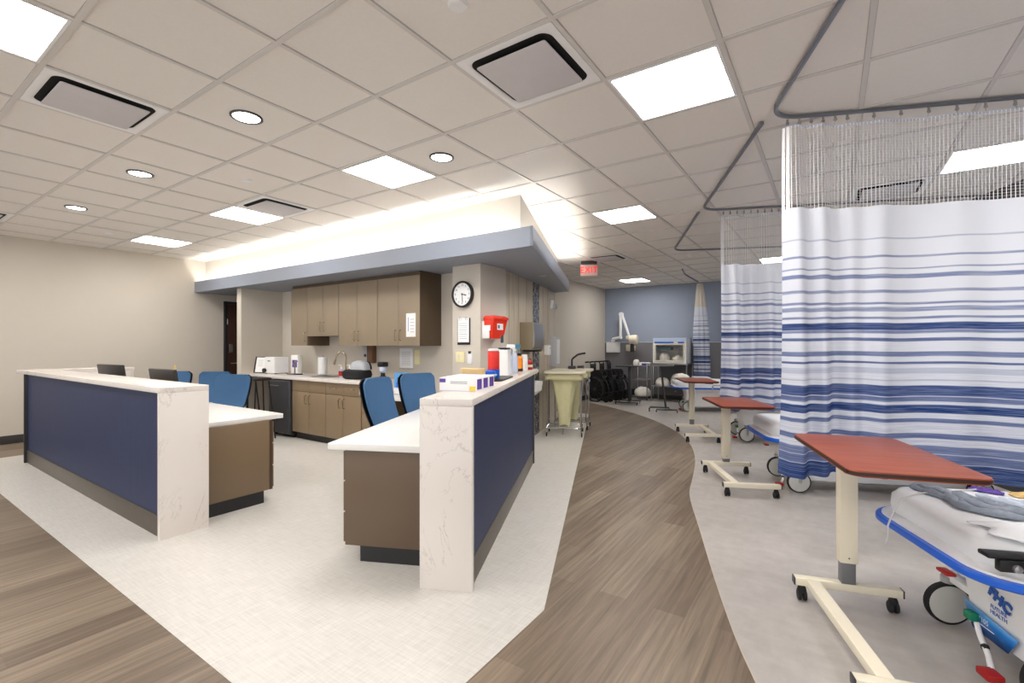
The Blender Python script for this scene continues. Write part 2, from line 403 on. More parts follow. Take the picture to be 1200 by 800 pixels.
# ------------------------------------------------------------------ room shell
A = R(22.5); U = Vector((math.cos(A), math.sin(A), 0)); V = Vector((-math.sin(A), math.cos(A), 0))
CB = CH+.008   # underside of the tiles
struct(MB().box(-9.6, 5.5, -3.3, 12.15, -.12, 0).done('floor', 'wood_floor'))
struct(MB().prism([(-8.3, .94), (-1.222, .94), (-1.224, 2.1), (-3.95, 8.54), (-5.05, 8.54), (-5.05, 7.4), (-3.4, 4.7), (-8.06, 4.62), (-8.3, 4.62)], 0, .002).done('floor', 'linen_floor'))
curve = [(3.0, -3.1), (1.75, -1.2), (.78, .2), (.2, 1.22), (-.25, 2.131), (-.491, 2.744), (-.804, 3.671), (-1.06, 4.45), (-1.171, 5.04), (-1.318, 5.797), (-1.55, 6.6), (-1.87, 7.325), (-2.33, 8.08), (-2.83, 8.70), (-3.33, 9.2), (-3.868, 9.652), (-4.4, 10.03), (-5.05, 10.42)]
def smooth2(P, k=4):
    out = []
    for i in range(len(P)-1):
        p0 = Vector(P[max(i-1, 0)]); p1 = Vector(P[i]); p2 = Vector(P[i+1]); p3 = Vector(P[min(i+2, len(P)-1)])
        for j in range(k):
            t = j/k; out.append(.5*((2*p1)+(-p0+p2)*t+(2*p0-5*p1+4*p2-p3)*t*t+(-p0+3*p1-3*p2+p3)*t**3))
    out.append(Vector(P[-1])); return out
cv = [tuple(p) for p in smooth2(curve)]
struct(MB().prism(cv+[(-5.05, 11.95), (-.97, 11.95), (5.26, -3.1)], 0, .002).done('floor', 'grey_floor'))
g = MB()
for i in range(len(cv)-1):
    a = Vector(cv[i]); b = Vector(cv[i+1]); d = (b-a).normalized(); n = Vector((-d.y, d.x))*.003
    g.prism([tuple(a-n), tuple(b-n), tuple(b+n), tuple(a+n)], .0015, .003)
struct(g.done('trim_1', 'beige_plastic'))
struct(MB().box(-9.6, 5.5, -3.3, 12.15, CB, CB+.1).done('ceiling', 'tile_white'))
g = MB(); g2 = MB()
x0 = -1.739*T; y0 = 4.103*T
for k in range(-14, 10):
    x = x0+k*T
    if -9.4 < x < 4.8: g.box(x-.012, x+.012, -3.1, 11.95, CB-.007, CB); g2.box(x-.015, x+.015, -3.1, 11.95, CB-.0015, CB)
for k in range(-12, 16):
    y = y0+k*T
    if -3.1 < y < 11.95: g.box(-9.4, 5.3, y-.0125, y+.0125, CB-.0072, CB); g2.box(-9.4, 5.3, y-.0155, y+.0155, CB-.0016, CB)
struct(g.done('trim_2', 'tbar')); struct(g2.done('trim_3', 'tbar_edge'))
H = CB+.05
struct(MB().box(-9.6, -9.4, -3.3, 5.7, 0, H).done('wall_left', 'wall_beige'))
struct(MB().box(-9.4, -8.06, 5.6, 5.7, 0, 2.3).done('wall_corridor', 'wall_beige'))
struct(MB().box(-8.2, -8.06, 3.92, 5.6, 0, 2.3).done('wall_wing', 'wall_beige'))
struct(MB().box(-8.06, -3.73, 4.62, 4.75, 0, 2.3).done('wall_kitchen', 'wall_beige'))
struct(MB().box(-3.73, -3.31, 4.24, 4.75, 0, 2.3, .004).done('wall_column', 'wall_beige'))
PW = Vector((-.259, .966, 0)); PN = Vector((.966, .259, 0)); P0 = Vector((-3.31, 4.60, 0))
def wallM(t, z=0, d=0):   # frame on the panelled wall: x along the wall towards the far end, -y out of the wall
    return Matrix.Translation(P0+PW*t+PN*d+Vector((0, 0, z))) @ Matrix.Rotation(R(105), 4, 'Z')
MW = wallM(0)
struct(MB().box(0, 2.42, 0, .12, 0, 2.3, M=MW).done('wall_sink', 'wood_wall'))
struct(MB().box(2.42, 2.85, .03, .13, 0, 2.3, M=MW).done('wall_sink_end', 'wall_beige'))
struct(MB().box(1.44, 1.76, -.008, 0, 0, 2.3, M=MW).done('trim_4', 'mosaic'))
g = MB()
for t in (.36, .74, 1.12, 2.0, 2.3): g.box(t-.003, t+.003, -.001, .004, 0, 2.3, M=MW)
struct(g.done('trim_5', 'kick_grey'))
struct(MB().box(-5.05, -4.08, 7.36, 7.46, 0, 2.36).done('wall_return', 'wall_beige'))
struct(MB().box(-5.2, -5.05, 7.3, 12.1, 0, H).done('wall_alcove', 'wall_beige'))
struct(MB().box(-5.05, -.7, 11.95, 12.1, 0, H).done('wall_back', 'blue_wall'))
struct(MB().box(-5.05, -1.0, 11.94, 11.95, 0, 1.42).done('trim_6', 'grey_wall'))
struct(MB().box(-5.05, -1.0, 11.925, 11.95, 1.42, 1.445, .004).done('trim_7', 'grey_plastic'))
hw = [Vector((5.27, -3.1)), Vector((-.966, 11.95))]; hd = (hw[1]-hw[0]).normalized(); hn = Vector((hd.y, -hd.x))
struct(MB().prism([tuple(hw[0]), tuple(hw[1]), tuple(hw[1]+hn*.15), tuple(hw[0]+hn*.15)], 0, H).done('wall_right', 'head_grey'))
# soffit with the light cove
SE = Vector((-3.793, 7.382)); SC = Vector((-2.318, 3.77)); sd = (SE-SC).normalized(); sn = Vector((sd.y, -sd.x))
inn = [(-9.4, 3.95), (SC.x-sn.x*.2-.04, 3.95), tuple(SE-sn*.2), (-5.05, 7.38)]
struct(MB().prism([(-9.4, 3.77), tuple(SC), tuple(SE), (-5.05, 7.46), (-9.4, 7.46)], 2.3, 2.36).done('trim_9', 'soffit_blue'))
g = MB(); g.prism([(-9.4, 3.769), (SC.x, 3.769), (SC.x-.025, 3.795), (-9.4, 3.795)], 2.301, 2.49)
g.prism([tuple(SC), tuple(SE), tuple(SE-sn*.025), tuple(SC-sn*.025)], 2.301, 2.49)
g.prism([tuple(SE), tuple(SE-sn*.2), tuple(SE-sn*.2-sd*.03), tuple(SE-sd*.03)], 2.301, 2.49)
struct(g.done('trim_10', 'soffit_blue'))
struct(MB().prism([(-9.4, 3.95), (-2.575, 3.95), tuple(SE-sn*.2-sd*.04), (-5.05, 7.3), (-9.4, 7.3)], 2.36, H).done('wall_upper', 'wall_white'))
struct(MB().box(-9.4, -9.385, -3.1, 4.24, 0, .115, .003).done('baseboard_left', 'baseboard'))
struct(MB().box(-5.05, -5.035, 7.5, 11.94, 0, .11, .003).done('baseboard_alcove', 'baseboard'))
struct(MB().box(-5.03, -1.0, 11.925, 11.94, 0, .11, .003).done('baseboard_back', 'baseboard'))
struct(MB().box(-8.06, -8.045, 3.93, 4.6, 0, .11, .003).done('baseboard_wing', 'baseboard'))
struct(MB().box(-3.73, -3.31, 4.228, 4.24, 0, .11, .003).done('baseboard_column', 'baseboard'))
# dark door in the passage
d = struct(MB().box(-9.4, -9.36, 4.30, 5.25, 0, 2.13, .003).done('door_1', 'door_brown'))
g = MB().box(-9.4, -9.35, 4.25, 4.30, 0, 2.18, .004); g.box(-9.4, -9.35, 5.25, 5.30, 0, 2.18, .004); g.box(-9.4, -9.35, 4.3, 5.25, 2.13, 2.18, .004)
struct(g.done('trim_11', 'toe'))
g = MB().box(-9.36, -9.352, 4.33, 4.40, 1.22, 1.38, .002); g.tube(rpath([(-9.352, 4.365, 1.02), (-9.30, 4.365, 1.02), (-9.30, 4.49, 1.02)]), .009); g.done('door_handle', 'steel', d)
for z in (.25, 1.8): MB().cyl((-9.35, 4.30, z-.05), (-9.35, 4.30, z+.05), .008).done('hinge', 'steel', d)
# cove strip lights lying on the soffit ledge
g = MB().box(-9.3, -2.66, 3.84, 3.87, 2.362, 2.385, .003)
tag(g.done('cove_light', 'cove_light'), 'long white strip light hidden in the cove above the kitchen soffit', 'light')
a = SC+Vector((-.12, .2)); g = MB().prism([tuple(a-sn*.11+sd*.05), tuple(SE-sn*.11-sd*.12), tuple(SE-sn*.14-sd*.12), tuple(a-sn*.14+sd*.05)], 2.362, 2.385)
tag(g.done('cove_light', 'cove_light'), 'slanted white strip light hidden in the cove above the sink wall', 'light')

# ------------------------------------------------------------------ ceiling fittings
def cell(i, j): return (x0+(i+.5)*T, y0+(j+.5)*T)
def mk_troffer():
    t = thing('ceiling_light', '', 'ceiling light'); h = T/2-.013
    g = MB(); w = .016
    for (a, b, c, d_) in ((-h, h, -h, -h+w), (-h, h, h-w, h), (-h, -h+w, -h+w, h-w), (h-w, h, -h+w, h-w)): g.box(a, b, c, d_, -.010, 0, .002)
    g.done('frame', 'white', t)
    MB().box(-h+w, h-w, -h+w, h-w, -.006, -.001).done('diffuser', 'panel_light', t)
    return t
tl = [((0, 0), 'largest square ceiling light, right of centre above the walkway'), ((-4, 0), 'square ceiling light in front of the soffit, above the right desk'),
      ((-2, 4), 'square ceiling light right of the cove, beyond the soffit corner'), ((-8, 0), 'square ceiling light beside the far air vent, above the kitchen'),
      ((-12, 0), 'small square ceiling light nearest the left wall'), ((-4, -4), 'square ceiling light cut off by the top left corner'),
      ((3, 4), 'square ceiling light seen through the netting of the nearest curtain'), ((-5, 13), 'small square ceiling light at the far end, near the blue wall'),
      ((0, 11), 'square ceiling light seen beyond the second curtain'), ((4, 0), 'unseen square ceiling light added above the nearest stretcher, out of frame'),  # the stretcher one is added out of view to light the right foreground
      ((0, -4), 'unseen square ceiling light added behind the viewpoint'), ((-8, -4), 'unseen square ceiling light added above the left desk front, out of frame'),  # both added out of view to light the near part of the room
      ((-12, -4), 'unseen square ceiling light added by the left wall, out of frame'), ((5, -4), 'unseen square ceiling light added over the near bay, out of frame'), ((1, 8), 'unseen square ceiling light added inside the third bay')]  # unseen fittings, added only for the light they give
t0 = mk_troffer()
for k, (c, l) in enumerate(tl):
    x, y = cell(*c)
    if k == 0: t0.location = (x, y, CB); t0['label'] = l; t0['group'] = 'square ceiling lights'
    else: dup(t0, (x, y, CB), 0, l, 'square ceiling lights')
mat('plaque_grey', (206, 202, 204), 0.6)
def mk_vent():
    t = thing('ceiling_vent', '', 'air vent'); h = T/2-.014
    g = MB(); o = [(h, 0), (h, -.006), (.245, -.010), (.225, -.004)]
    # rounded pressed rim: outer square to inner rounded square
    rings = []
    for (r, z, cr) in ((h, 0, .004), (h, -.008, .006), (.262, -.012, .05), (.246, -.004, .06), (.246, -.0015, .06)):
        rings.append([(x, y, z) for x, y in rrect(-r, r, -r, r, cr, 6)])
    g.loft(rings, cap=False); g.done('rim', 'white_gloss', t)
    MB().prism(rrect(-.245, .245, -.245, .245, .06, 6), -.002, 0).done('opening', 'net_black', t)
    MB().prism(rrect(-.213, .213, -.213, .213, .012, 3), -.024, -.018, .002).done('plaque', 'plaque_grey', t)
    for sx in (-.15, .15):
        for sy in (-.15, .15): MB().cyl((sx, sy, -.019), (sx, sy, -.001), .006, seg=8).done('hanger', 'dark_steel', t)
    return t
t0 = mk_vent()
for k, (c, l) in enumerate([((-1, -1), 'largest square air vent, top centre beside the big ceiling light'), ((-5, -3), 'square air vent at top left, below the corner light'),
                            ((-7, 0), 'small air vent touching the ceiling light above the kitchen'), ((-4, 8), 'air vent above the exit sign at the far end'), ((2, 5), 'air vent seen through the netting of the nearest curtain'), ((-12, -3), 'air vent at the left edge by the wall')]):
    x, y = cell(*c)
    if k == 0: t0.location = (x, y, CB); t0['label'] = l; t0['group'] = 'square air vents'
    else: dup(t0, (x, y, CB), 0, l, 'square air vents')
def mk_down():
    t = thing('downlight', '', 'downlight')
    MB().lathe([(.098, 0), (.098, -.008), (.086, -.012), (.080, -.006), (.080, -.001)]).done('trim_ring', 'dark_steel', t)
    MB().lathe([(.079, -.001), (.079, -.005), (.02, -.008)]).done('lens', 'down_light', t)
    return t
t0 = mk_down()
for k, (c, l) in enumerate([((-4, -2), 'largest round downlight, above the space between the desks'), ((-7, -2), 'middle round downlight of the row at upper left'), ((-10, -2), 'farthest round downlight of the row, near the left wall'), ((-3, 0), 'round downlight just right of the square light before the soffit')]):
    x, y = cell(*c)
    if k == 0: t0.location = (x, y, CB); t0['label'] = l; t0['group'] = 'round downlights'
    else: dup(t0, (x, y, CB), 0, l, 'round downlights')
def mk_spr():
    t = thing('sprinkler', '', 'sprinkler')
    MB().lathe([(.045, 0), (.045, -.003), (.038, -.006), (.038, -.012), (.01, -.013)]).done('cover_plate', 'white', t)
    return t
for c, l in [((-1, -2), 'round white sprinkler cover at the top centre of the ceiling'), ((-6, -1), 'small sprinkler cover left of the kitchen ceiling light'), ((-12, -1), 'tiny sprinkler cover above the left wall'), ((-2, 9), 'sprinkler cover on the far ceiling past the exit sign')]:
    t = mk_spr(); x, y = cell(*c); t.location = (x, y, CB); t['label'] = l; t['group'] = 'sprinkler covers'

# exit sign
t = thing('exit_sign', 'red EXIT sign hanging from the ceiling past the soffit', 'sign', (-3.60, 7.78, 0), R(28))
g = MB().box(-.14, .14, -.04, .04, CH-.06, CB, .01); g.done('mount', 'dark_grey', t)
MB().box(-.15, .15, -.022, .022, 2.60, 2.81, .006).done('housing', 'exit_white', t)
text_obj('EXIT', 'letters', .155, .003, 'exit_red', t, face_mat((0, -.025, 2.705), 0))

# ------------------------------------------------------------------ reception desks
def desk_common(t, nm='x'): pass
# left desk, world aligned, origin at its near right corner
L0 = (-3.873, 1.335, 0); ld = thing('reception_desk', 'left reception desk with navy front and white stone end panel', 'desk', L0)
MB().box(-4.23, 0, 0, .315, 1.028, 1.068, .003).done('countertop', 'quartz', ld)
MB().box(-.04, 0, 0, .315, 0, 1.028, .003).done('end_panel', 'quartz', ld)
g = MB().box(-4.23, -3.87, .315, 1.05, 1.028, 1.068, .003); g.done('countertop', 'quartz', ld)
MB().box(-4.2, -3.9, 1.01, 1.05, 0, 1.028, .003).done('end_panel', 'quartz', ld)
MB().box(-3.84, -.04, .03, .05, .15, 1.028).done('front_panel', 'navy', ld)
MB().box(-3.87, -3.84, .0, .30, 0, 1.028, .002).done('side_post', 'toe', ld)
MB().box(-3.87, -3.84, .30, 1.0, 0, 1.028, .002).done('side_panel', 'quartz', ld)
MB().box(-3.84, -.04, .022, .05, 0, .148, .002).done('kick_plate', 'kick_grey', ld)
MB().box(-3.84, -.04, .19, .21, 0.0, 1.028).done('back_panel', 'laminate', ld)
MB().box(-3.84, -.215, .21, 1.02, .71, .75, .004).done('desk_top', 'white_top', ld)
for xa, xb in ((-.72, -.19), (-3.84, -3.3)):
    MB().box(xa, xb, .21, .905, .105, .71, .002).done('pedestal', 'laminate', ld)
    MB().box(xa+.03, xb-.0 if xb > -1 else xb, .21, .83, 0, .105).done('toe_kick', 'toe', ld)
    for k in range(3):
        dr = MB().box(xa+.012, xb-.012, .905, .923, .12+k*.195, .305+k*.195, .002).done('drawer', 'laminate', ld)
        MB().tube(rpath([((xa+xb)/2-.06, .92, .22+k*.195), ((xa+xb)/2-.06, .95, .22+k*.195), ((xa+xb)/2+.06, .95, .22+k*.195), ((xa+xb)/2+.06, .92, .22+k*.195)], .01, 3), .005, 6).done('handle', 'nickel', dr)
MB().box(-.192, -.186, .88, .905, .105, .71).done('edge_band', 'laminate_edge', ld)
# right desk: local x outward to the walkway, y away from us
RA = R(24.5); rd = thing('reception_desk', 'right reception desk with navy side and white stone end panel', 'desk', (-1.912, 1.895, 0), RA)
MB().box(0, .305, 0, 3.28, 1.028, 1.068, .003).done('countertop', 'quartz', rd)
MB().box(0, .305, 0, .04, 0, 1.028, .003).done('end_panel', 'quartz', rd)
MB().box(.262, .282, .04, 2.86, .15, 1.028).done('front_panel', 'navy', rd)
MB().box(.262, .288, .04, 2.86, 0, .148, .002).done('kick_plate', 'kick_grey', rd)
MB().box(.02, .30, 2.86, 2.91, 0, 1.028, .002).done('side_post', 'dark_grey', rd)
MB().box(.08, .10, .04, 2.86, 0, 1.028).done('back_panel', 'laminate_dark', rd)
MB().box(-.69, .08, .215, 2.36, .708, .75, .004).done('desk_top', 'white_top', rd)
MB().box(-.585, .08, 2.3, 2.33, 0, .708, .002).done('side_panel', 'laminate_dark', rd)
for ya, yb in ((.24, .72),):
    MB().box(-.585, .08, ya, yb, .105, .708, .002).done('pedestal', 'laminate_dark', rd)
    MB().box(-.49, .08, ya+.015, yb-.02, 0, .105).done('toe_kick', 'toe', rd)
    for k in range(3):
        dr = MB().box(-.603, -.585, ya+.012, yb-.012, .12+k*.195, .305+k*.195, .002).done('drawer', 'laminate_dark', rd)
        yc = (ya+yb)/2; z = .22+k*.195
        MB().tube(rpath([(-.60, yc-.06, z), (-.63, yc-.06, z), (-.63, yc+.06, z), (-.60, yc+.06, z)], .01, 3), .005, 6).done('handle', 'nickel', dr)

# monitors behind the left counter
def monitor(loc, rz, label, w=.55, tilt=8):
    t = thing('monitor', label, 'monitor', loc, rz, 'monitors on the left desk')
    M = Matrix.Translation((0, 0, .26)) @ Matrix.Rotation(R(tilt), 4, 'X')
    MB().box(-w/2, w/2, -.018, .018, -.12, .115, .008, M=M).done('back_cover', 'monitor_back', t)
    MB().box(-w/2+.01, w/2-.01, .018, .020, -.11, .105, M=M).done('screen', 'screen', t)
    MB().box(-.035, .035, -.045, -.01, .02, .24, .008).done('stand_neck', 'black', t)
    MB().prism(rrect(-.12, .12, -.09, .09, .03), 0, .014, .004).done('stand_base', 'black', t)
    return t
monitor((-7.30, 2.02, .752), R(7), 'dark computer monitor behind the left end of the left desk counter', .6)
monitor((-5.55, 1.95, .752), R(2), 'dark computer monitor nearer the stone end of the left desk counter', .55)
tag(MB().lathe([(.012, 0), (.012, .03), (.009, .04), (.002, .043)], seg=12).done('webcam', 'gold'), 'small brass webcam on top of the monitor nearer the stone end', 'webcam', loc=(-5.33, 1.965, 1.124))

# ------------------------------------------------------------------ office chairs
def mk_chair():
    t = thing('office_chair', '', 'office chair')
    # seat faces -y, back rest at +y
    def cush(w, d_, z, th):
        return [[(x, y, z+dz) for x, y in rrect(-w/2+q, w/2-q, -d_/2+q, d_/2-q, .07, 5)] for dz, q in ((0, .03), (th*.35, 0), (th*.8, .004), (th, .035))]
    MB().loft(cush(.48, .46, .43, .075)).done('seat', 'chair_blue', t)
    MB().prism(rrect(-.22, .22, -.2, .2, .06), .405, .432, .006).done('seat_pan', 'black', t)
    def back(off, th, q, name, m):
        rings = []
        n = 14
        for i in range(n+1):
            v = i/n; z = .56+v*.50; w = (.20+.045*v-.012*v*v)-q
            if v < .12: w -= .05*(1-v/.12)**2
            if v > .88: w -= .05*((v-.88)/.12)**2
            y = .19+.15*v+.03*math.sin(v*PI)+off
            edge = 0.0
            rg = []
            for k in range(9):
                u = -1+2*k/8; rg.append((u*w, y-.035*u*u, z))
            for k in range(9):
                u = 1-2*k/8; rg.append((u*w, y-.035*u*u+th*(1-.6*abs(u)**3), z))
            rings.append(rg)
        g = MB().loft(rings); return g.done(name, m, t)
    back(0, .045, 0, 'backrest', 'chair_blue'); back(.046, .022, -.006, 'back_shell', 'black')
    MB().tube(rpath([(0, .05, .41), (0, .24, .40), (0, .31, .62), (0, .33, .7)], .05), .018).done('back_arm', 'black', t)
    MB().cyl((0, 0, .09), (0, 0, .41), .026).done('gas_column', 'black', t)
    g = MB()
    g.lathe([(.05, .075), (.05, .12), (.03, .135)])
    for k in range(5):
        a = 2*PI*k/5+.3; g.tube([(.03*math.cos(a), .03*math.sin(a), .105), (.29*math.cos(a), .29*math.sin(a), .07)], [.022, .014])
    g.done('star_base', 'black', t)
    for k in range(5):
        a = 2*PI*k/5+.3; x, y = .29*math.cos(a), .29*math.sin(a); g = MB()
        for s in (-.016, .016): g.lathe([(.02, -.008), (.0285, -.006), (.0285, .006), (.02, .008)], c=(x+s, y, .0285), axis='x', seg=14)
        g.cyl((x, y, .03), (x, y, .075), .007, seg=8); g.done('caster', 'rubber', t)
    return t
ch = mk_chair(); G = 'blue office chairs'
ch.location = (-3.17, 3.0, .002); ch.rotation_euler = (0, 0, R(108)); ch['label'] = 'blue office chair at the right desk, nearer the low desk top corner'; ch['group'] = G
dup(ch, (-3.33, 3.56, .002), R(86), 'blue office chair right beside the tall stone panel of the right desk', G)
dup(ch, (-6.62, 2.97, .002), R(40), 'blue office chair standing just past the low top of the left desk', G).scale.z = .90
dup(ch, (-7.60, 3.16, .002), R(38), 'blue office chair half hidden behind another, before the dark door', G).scale.z = .90
dup(ch, (-8.18, 2.86, .002), R(42), 'blue office chair whose back corner peeks out beside a monitor', G).scale.z = .90
# ------------------------------------------------------------------ kitchen
def pull_v(x, y, z, par, l=.12): MB().tube(rpath([(x, y, z), (x, y-.03, z), (x, y-.03, z+l), (x, y, z+l)], .012, 3), .0055, 8).done('handle', 'nickel', par)
def pull_h(x, y, z, par, l=.12): MB().tube(rpath([(x-l/2, y, z), (x-l/2, y-.03, z), (x+l/2, y-.03, z), (x+l/2, y, z)], .012, 3), .0055, 8).done('handle', 'nickel', par)
KY = 4.62
def upper(xa, xb, zb, doors, label, sides):
    t = thing('wall_cabinet', label, 'cabinet', (xa, 4.23, 0), 0, 'brown wall cabinets'); w = xb-xa
    MB().box(0, w, .02, KY-4.23, zb, 2.25, .002).done('carcass', 'cab_dark', t)
    e = 0
    for k, (a, b) in enumerate(doors):
        dr = MB().box(a-xa+.0025, b-xa-.0025, 0, .019, zb, 2.248, .0015).done('door', 'cab', t)
        hx = (b-xa-.045) if sides[k] == 'r' else (a-xa+.045)
        pull_v(hx, 0, zb+.07, dr, .13)
    MB().box(0, w, .03, .05, 2.25, 2.3).done('top_filler', 'cab_dark', t)
    return t
upper(-7.12, -6.685, 1.356, [(-7.12, -6.685)], 'narrow wall cabinet at the left end of the row', 'r')
upper(-6.68, -5.905, 1.50, [(-6.68, -6.29), (-6.29, -5.905)], 'shorter two door wall cabinet above the sink', 'rl')
upper(-5.90, -5.065, 1.356, [(-5.90, -5.49), (-5.49, -5.065)], 'two door wall cabinet right of the short one', 'rl')
u = upper(-5.06, -4.262, 1.356, [(-5.06, -4.65), (-4.65, -4.262)], 'right end wall cabinet with a paper taped to its door', 'rl')
MB().box(.795, .80, 0, KY-4.23, 1.354, 2.3, .001).done('end_panel', 'cab_dark', u)
t = tag(MB().box(-.085, .085, -.002, 0, 0, .3).done('paper_sheet', 'paper'), 'white paper with a blue bar taped to the right wall cabinet door', 'paper', loc=(-4.42, 4.2295, 1.47))
g = MB().box(-.05, -.042, -.003, -.002, .07, .25); g.done('printed_bar', 'blue_bright', t)
g = MB()
for z in (.06, .1, .14, .18, .22): g.box(-.01, .06, -.0028, -.002, z, z+.004)
g.done('printed_lines', 'ink', t)
def base(xa, xb, cols, label, drawers):
    t = thing('base_cabinet', label, 'cabinet', (xa, 3.89, 0), 0, 'brown base cabinets'); w = xb-xa
    MB().box(0, w, .02, KY-3.90, .105, .858, .002).done('carcass', 'cab_dark', t)
    MB().box(0, w, .07, .1, .002, .105).done('toe_kick', 'toe', t)
    for k, (a, b) in enumerate(cols):
        dd = MB().box(a-xa+.0025, b-xa-.0025, 0, .019, .70, .852, .0015).done('drawer', 'cab_low', t)
        if drawers: pull_h((a+b)/2-xa, 0, .785, dd)
        dr = MB().box(a-xa+.0025, b-xa-.0025, 0, .019, .108, .692, .0015).done('door', 'cab_low', t)
        pull_v((b-xa-.045) if k == 0 else (a-xa+.045), 0, .53, dr, .12)
    return t
base(-6.52, -5.715, [(-6.52, -6.12), (-6.12, -5.715)], 'two door base cabinet below the sink beside the black refrigerator', False)
base(-5.71, -4.965, [(-5.71, -5.35), (-5.35, -4.965)], 'base cabinet with two small drawers below the black machine', True)
t = thing('kitchen_counter', 'long white stone kitchen counter stepping down at its right end', 'counter', (0, 0, 0))
g = MB().box(-8.055, -4.93, 3.855, 4.615, .86, .90, .003); g.done('countertop', 'quartz', t)
MB().box(-4.96, -4.93, 3.855, 4.615, .70, .86, .002).done('step_panel', 'quartz', t)
MB().box(-4.96, -3.74, 3.855, 4.615, .70, .74, .003).done('low_top', 'quartz', t)
t = thing('drawer_pedestal', 'low brown drawer unit under the stepped down counter', 'cabinet', (-4.955, 3.89, 0))
MB().box(0, .42, .02, .7, .105, .70, .002).done('carcass', 'cab_dark', t); MB().box(0, .42, .07, .1, .002, .105).done('toe_kick', 'toe', t)
for k in range(3):
    dd = MB().box(.003, .417, 0, .019, .11+k*.196, .30+k*.196, .0015).done('drawer', 'cab_low', t); pull_h(.21, 0, .21+k*.196, dd)
# refrigerator
t = thing('refrigerator', 'small black refrigerator under the kitchen counter', 'refrigerator', (-6.82, 4.2, 0))
MB().box(-.28, .28, -.28, .35, .03, .845, .01).done('body', 'black', t)
MB().box(-.28, .28, -.345, -.285, .05, .84, .02, 4).done('door', 'dark_grey', t)
MB().tube(rpath([(-.2, -.345, .76), (-.2, -.37, .76), (.0, -.37, .76), (.0, -.345, .76)], .012, 3), .007, 8).done('handle', 'steel', t)
for sx in (-.24, .24):
    for sy in (-.24, .3): MB().cyl((sx, sy, .0025), (sx, sy, .03), .02, seg=10).done('foot', 'rubber', t)
# folding stools under the counter
def stool(loc, label, rz):
    t = thing('bar_stool', label, 'stool', loc, rz, 'black bar stools before the kitchen counter')
    for sx in (-1, 1):
        for sy in (-1, 1): MB().tube([(sx*.17, sy*.15, .006), (sx*.10, sy*.09, .84)], .010, 8).done('leg', 'black', t)
    MB().tube([(sx*.151, sy*.13, .24) for sx, sy in ((-1, -1), (1, -1), (1, 1), (-1, 1))], .008, 8, closed=True).done('foot_ring', 'black', t)
    g = MB(); g.loft([[(x, y, z+.02*abs(x)/.16) for x, y in rrect(-w, w, -h, h, .05, 5)] for w, h, z in ((.14, .11, .835), (.155, .125, .845), (.155, .125, .865), (.14, .11, .875))]); g.done('seat', 'brown_black', t)
    return t
mat('brown_black', (40, 34, 28), 0.5)
stool((-7.27, 3.60, .002), 'black bar stool farther from the refrigerator, before the kitchen counter', R(6))
stool((-6.88, 3.60, .002), 'black bar stool right beside the small refrigerator', R(-5))
# sink faucet
t = thing('faucet', 'tall brushed gooseneck faucet behind the kitchen sink', 'faucet', (-6.03, 4.45, .9))
MB().lathe([(.028, 0), (.028, .01), (.018, .02), (.018, .09), (.014, .1)]).done('base', 'nickel', t)
P = [(0, 0, .09), (0, 0, .27)]+[(-.08+.08*math.cos(a), -.03*(1-math.cos(a)), .27+.09*math.sin(a)) for a in [PI*k/10 for k in range(1, 10)]]+[(-.165, -.07, .24)]
MB().tube(P, .012, 12).done('spout', 'nickel', t); MB().tube([(-.163, -.068, .25), (-.185, -.078, .17)], [.015, .019], 12).done('spray_head', 'nickel', t)
MB().tube([(.015, 0, .06), (.08, -.01, .09)], .007, 8).done('lever', 'nickel', t)
t = thing('kitchen_sink', 'steel sink rim set in the kitchen counter before the faucet', 'sink', (-6.12, 4.2, .9))
g = MB(); g.loft([[(x, y, z) for x, y in rrect(-w, w, -h, h, .05)] for w, h, z in ((.26, .18, 0), (.26, .18, .003), (.245, .165, .003), (.24, .16, .0005))], cap=False); g.done('rim', 'steel', t)
MB().prism(rrect(-.24, .24, -.16, .16, .045), .0002, .001).done('basin', 'dark_steel', t)
# counter-top things
t = thing('picture_frame', 'black framed white sign standing on the left end of the counter', 'frame', (-7.84, 4.10, .9), R(10))
M = Matrix.Rotation(R(-10), 4, 'X')
MB().box(-.12, .12, 0, .014, 0, .275, .003, M=M).done('frame', 'black', t); MB().box(-.105, .105, -.002, 0, .015, .26, M=M).done('sheet', 'paper', t)
MB().box(-.145, -.12, .0, .05, 0, .275, .004, M=M).done('spine', 'black', t)
g = MB()
for z in (.12, .15, .18, .21): g.box(-.06, .06, -.003, -.002, z, z+.003, M=M)
g.done('printed_lines', 'ink', t)
t = thing('sterilizer', 'white boxy machine with a black round knob on the counter', 'appliance', (-7.50, 4.20, .9), R(6))
MB().box(-.12, .14, -.13, .13, .01, .27, .015, 3).done('body', 'white_gloss', t); MB().lathe([(.034, 0), (.034, .03), (.028, .036)], c=(-.09, -.166, .055), axis='y').done('knob', 'black', t)
MB().box(-.03, .03, -.134, -.13, .2, .215).done('badge', 'ink', t)
for sx in (-.12, .12):
    for sy in (-.1, .1): MB().cyl((sx, sy, 0), (sx, sy, .012), .012, seg=8).done('foot', 'rubber', t)
t = thing('wipes_box', 'upright white and purple printed carton beside the boxy machine', 'carton', (-7.25, 4.40, .9), R(8))
MB().box(-.08, .08, -.04, .04, 0, .3, .003).done('carton', 'paper', t); MB().box(-.05, .06, -.042, -.04, .1, .22).done('printed_patch', 'purple', t)
t = thing('gas_tap', 'small brass bench tap on a black base by the purple carton', 'tap', (-7.0, 4.22, .9))
MB().prism(rrect(-.13, .13, -.07, .07, .03), 0, .012, .004).done('base', 'black', t); MB().tube(rpath([(0, 0, .01), (0, 0, .2), (.1, -.02, .21)], .03), .011).done('spout', 'nickel', t)
MB().tube([(0, 0, .15), (-.06, 0, .17)], .008, 8).done('lever', 'nickel', t)
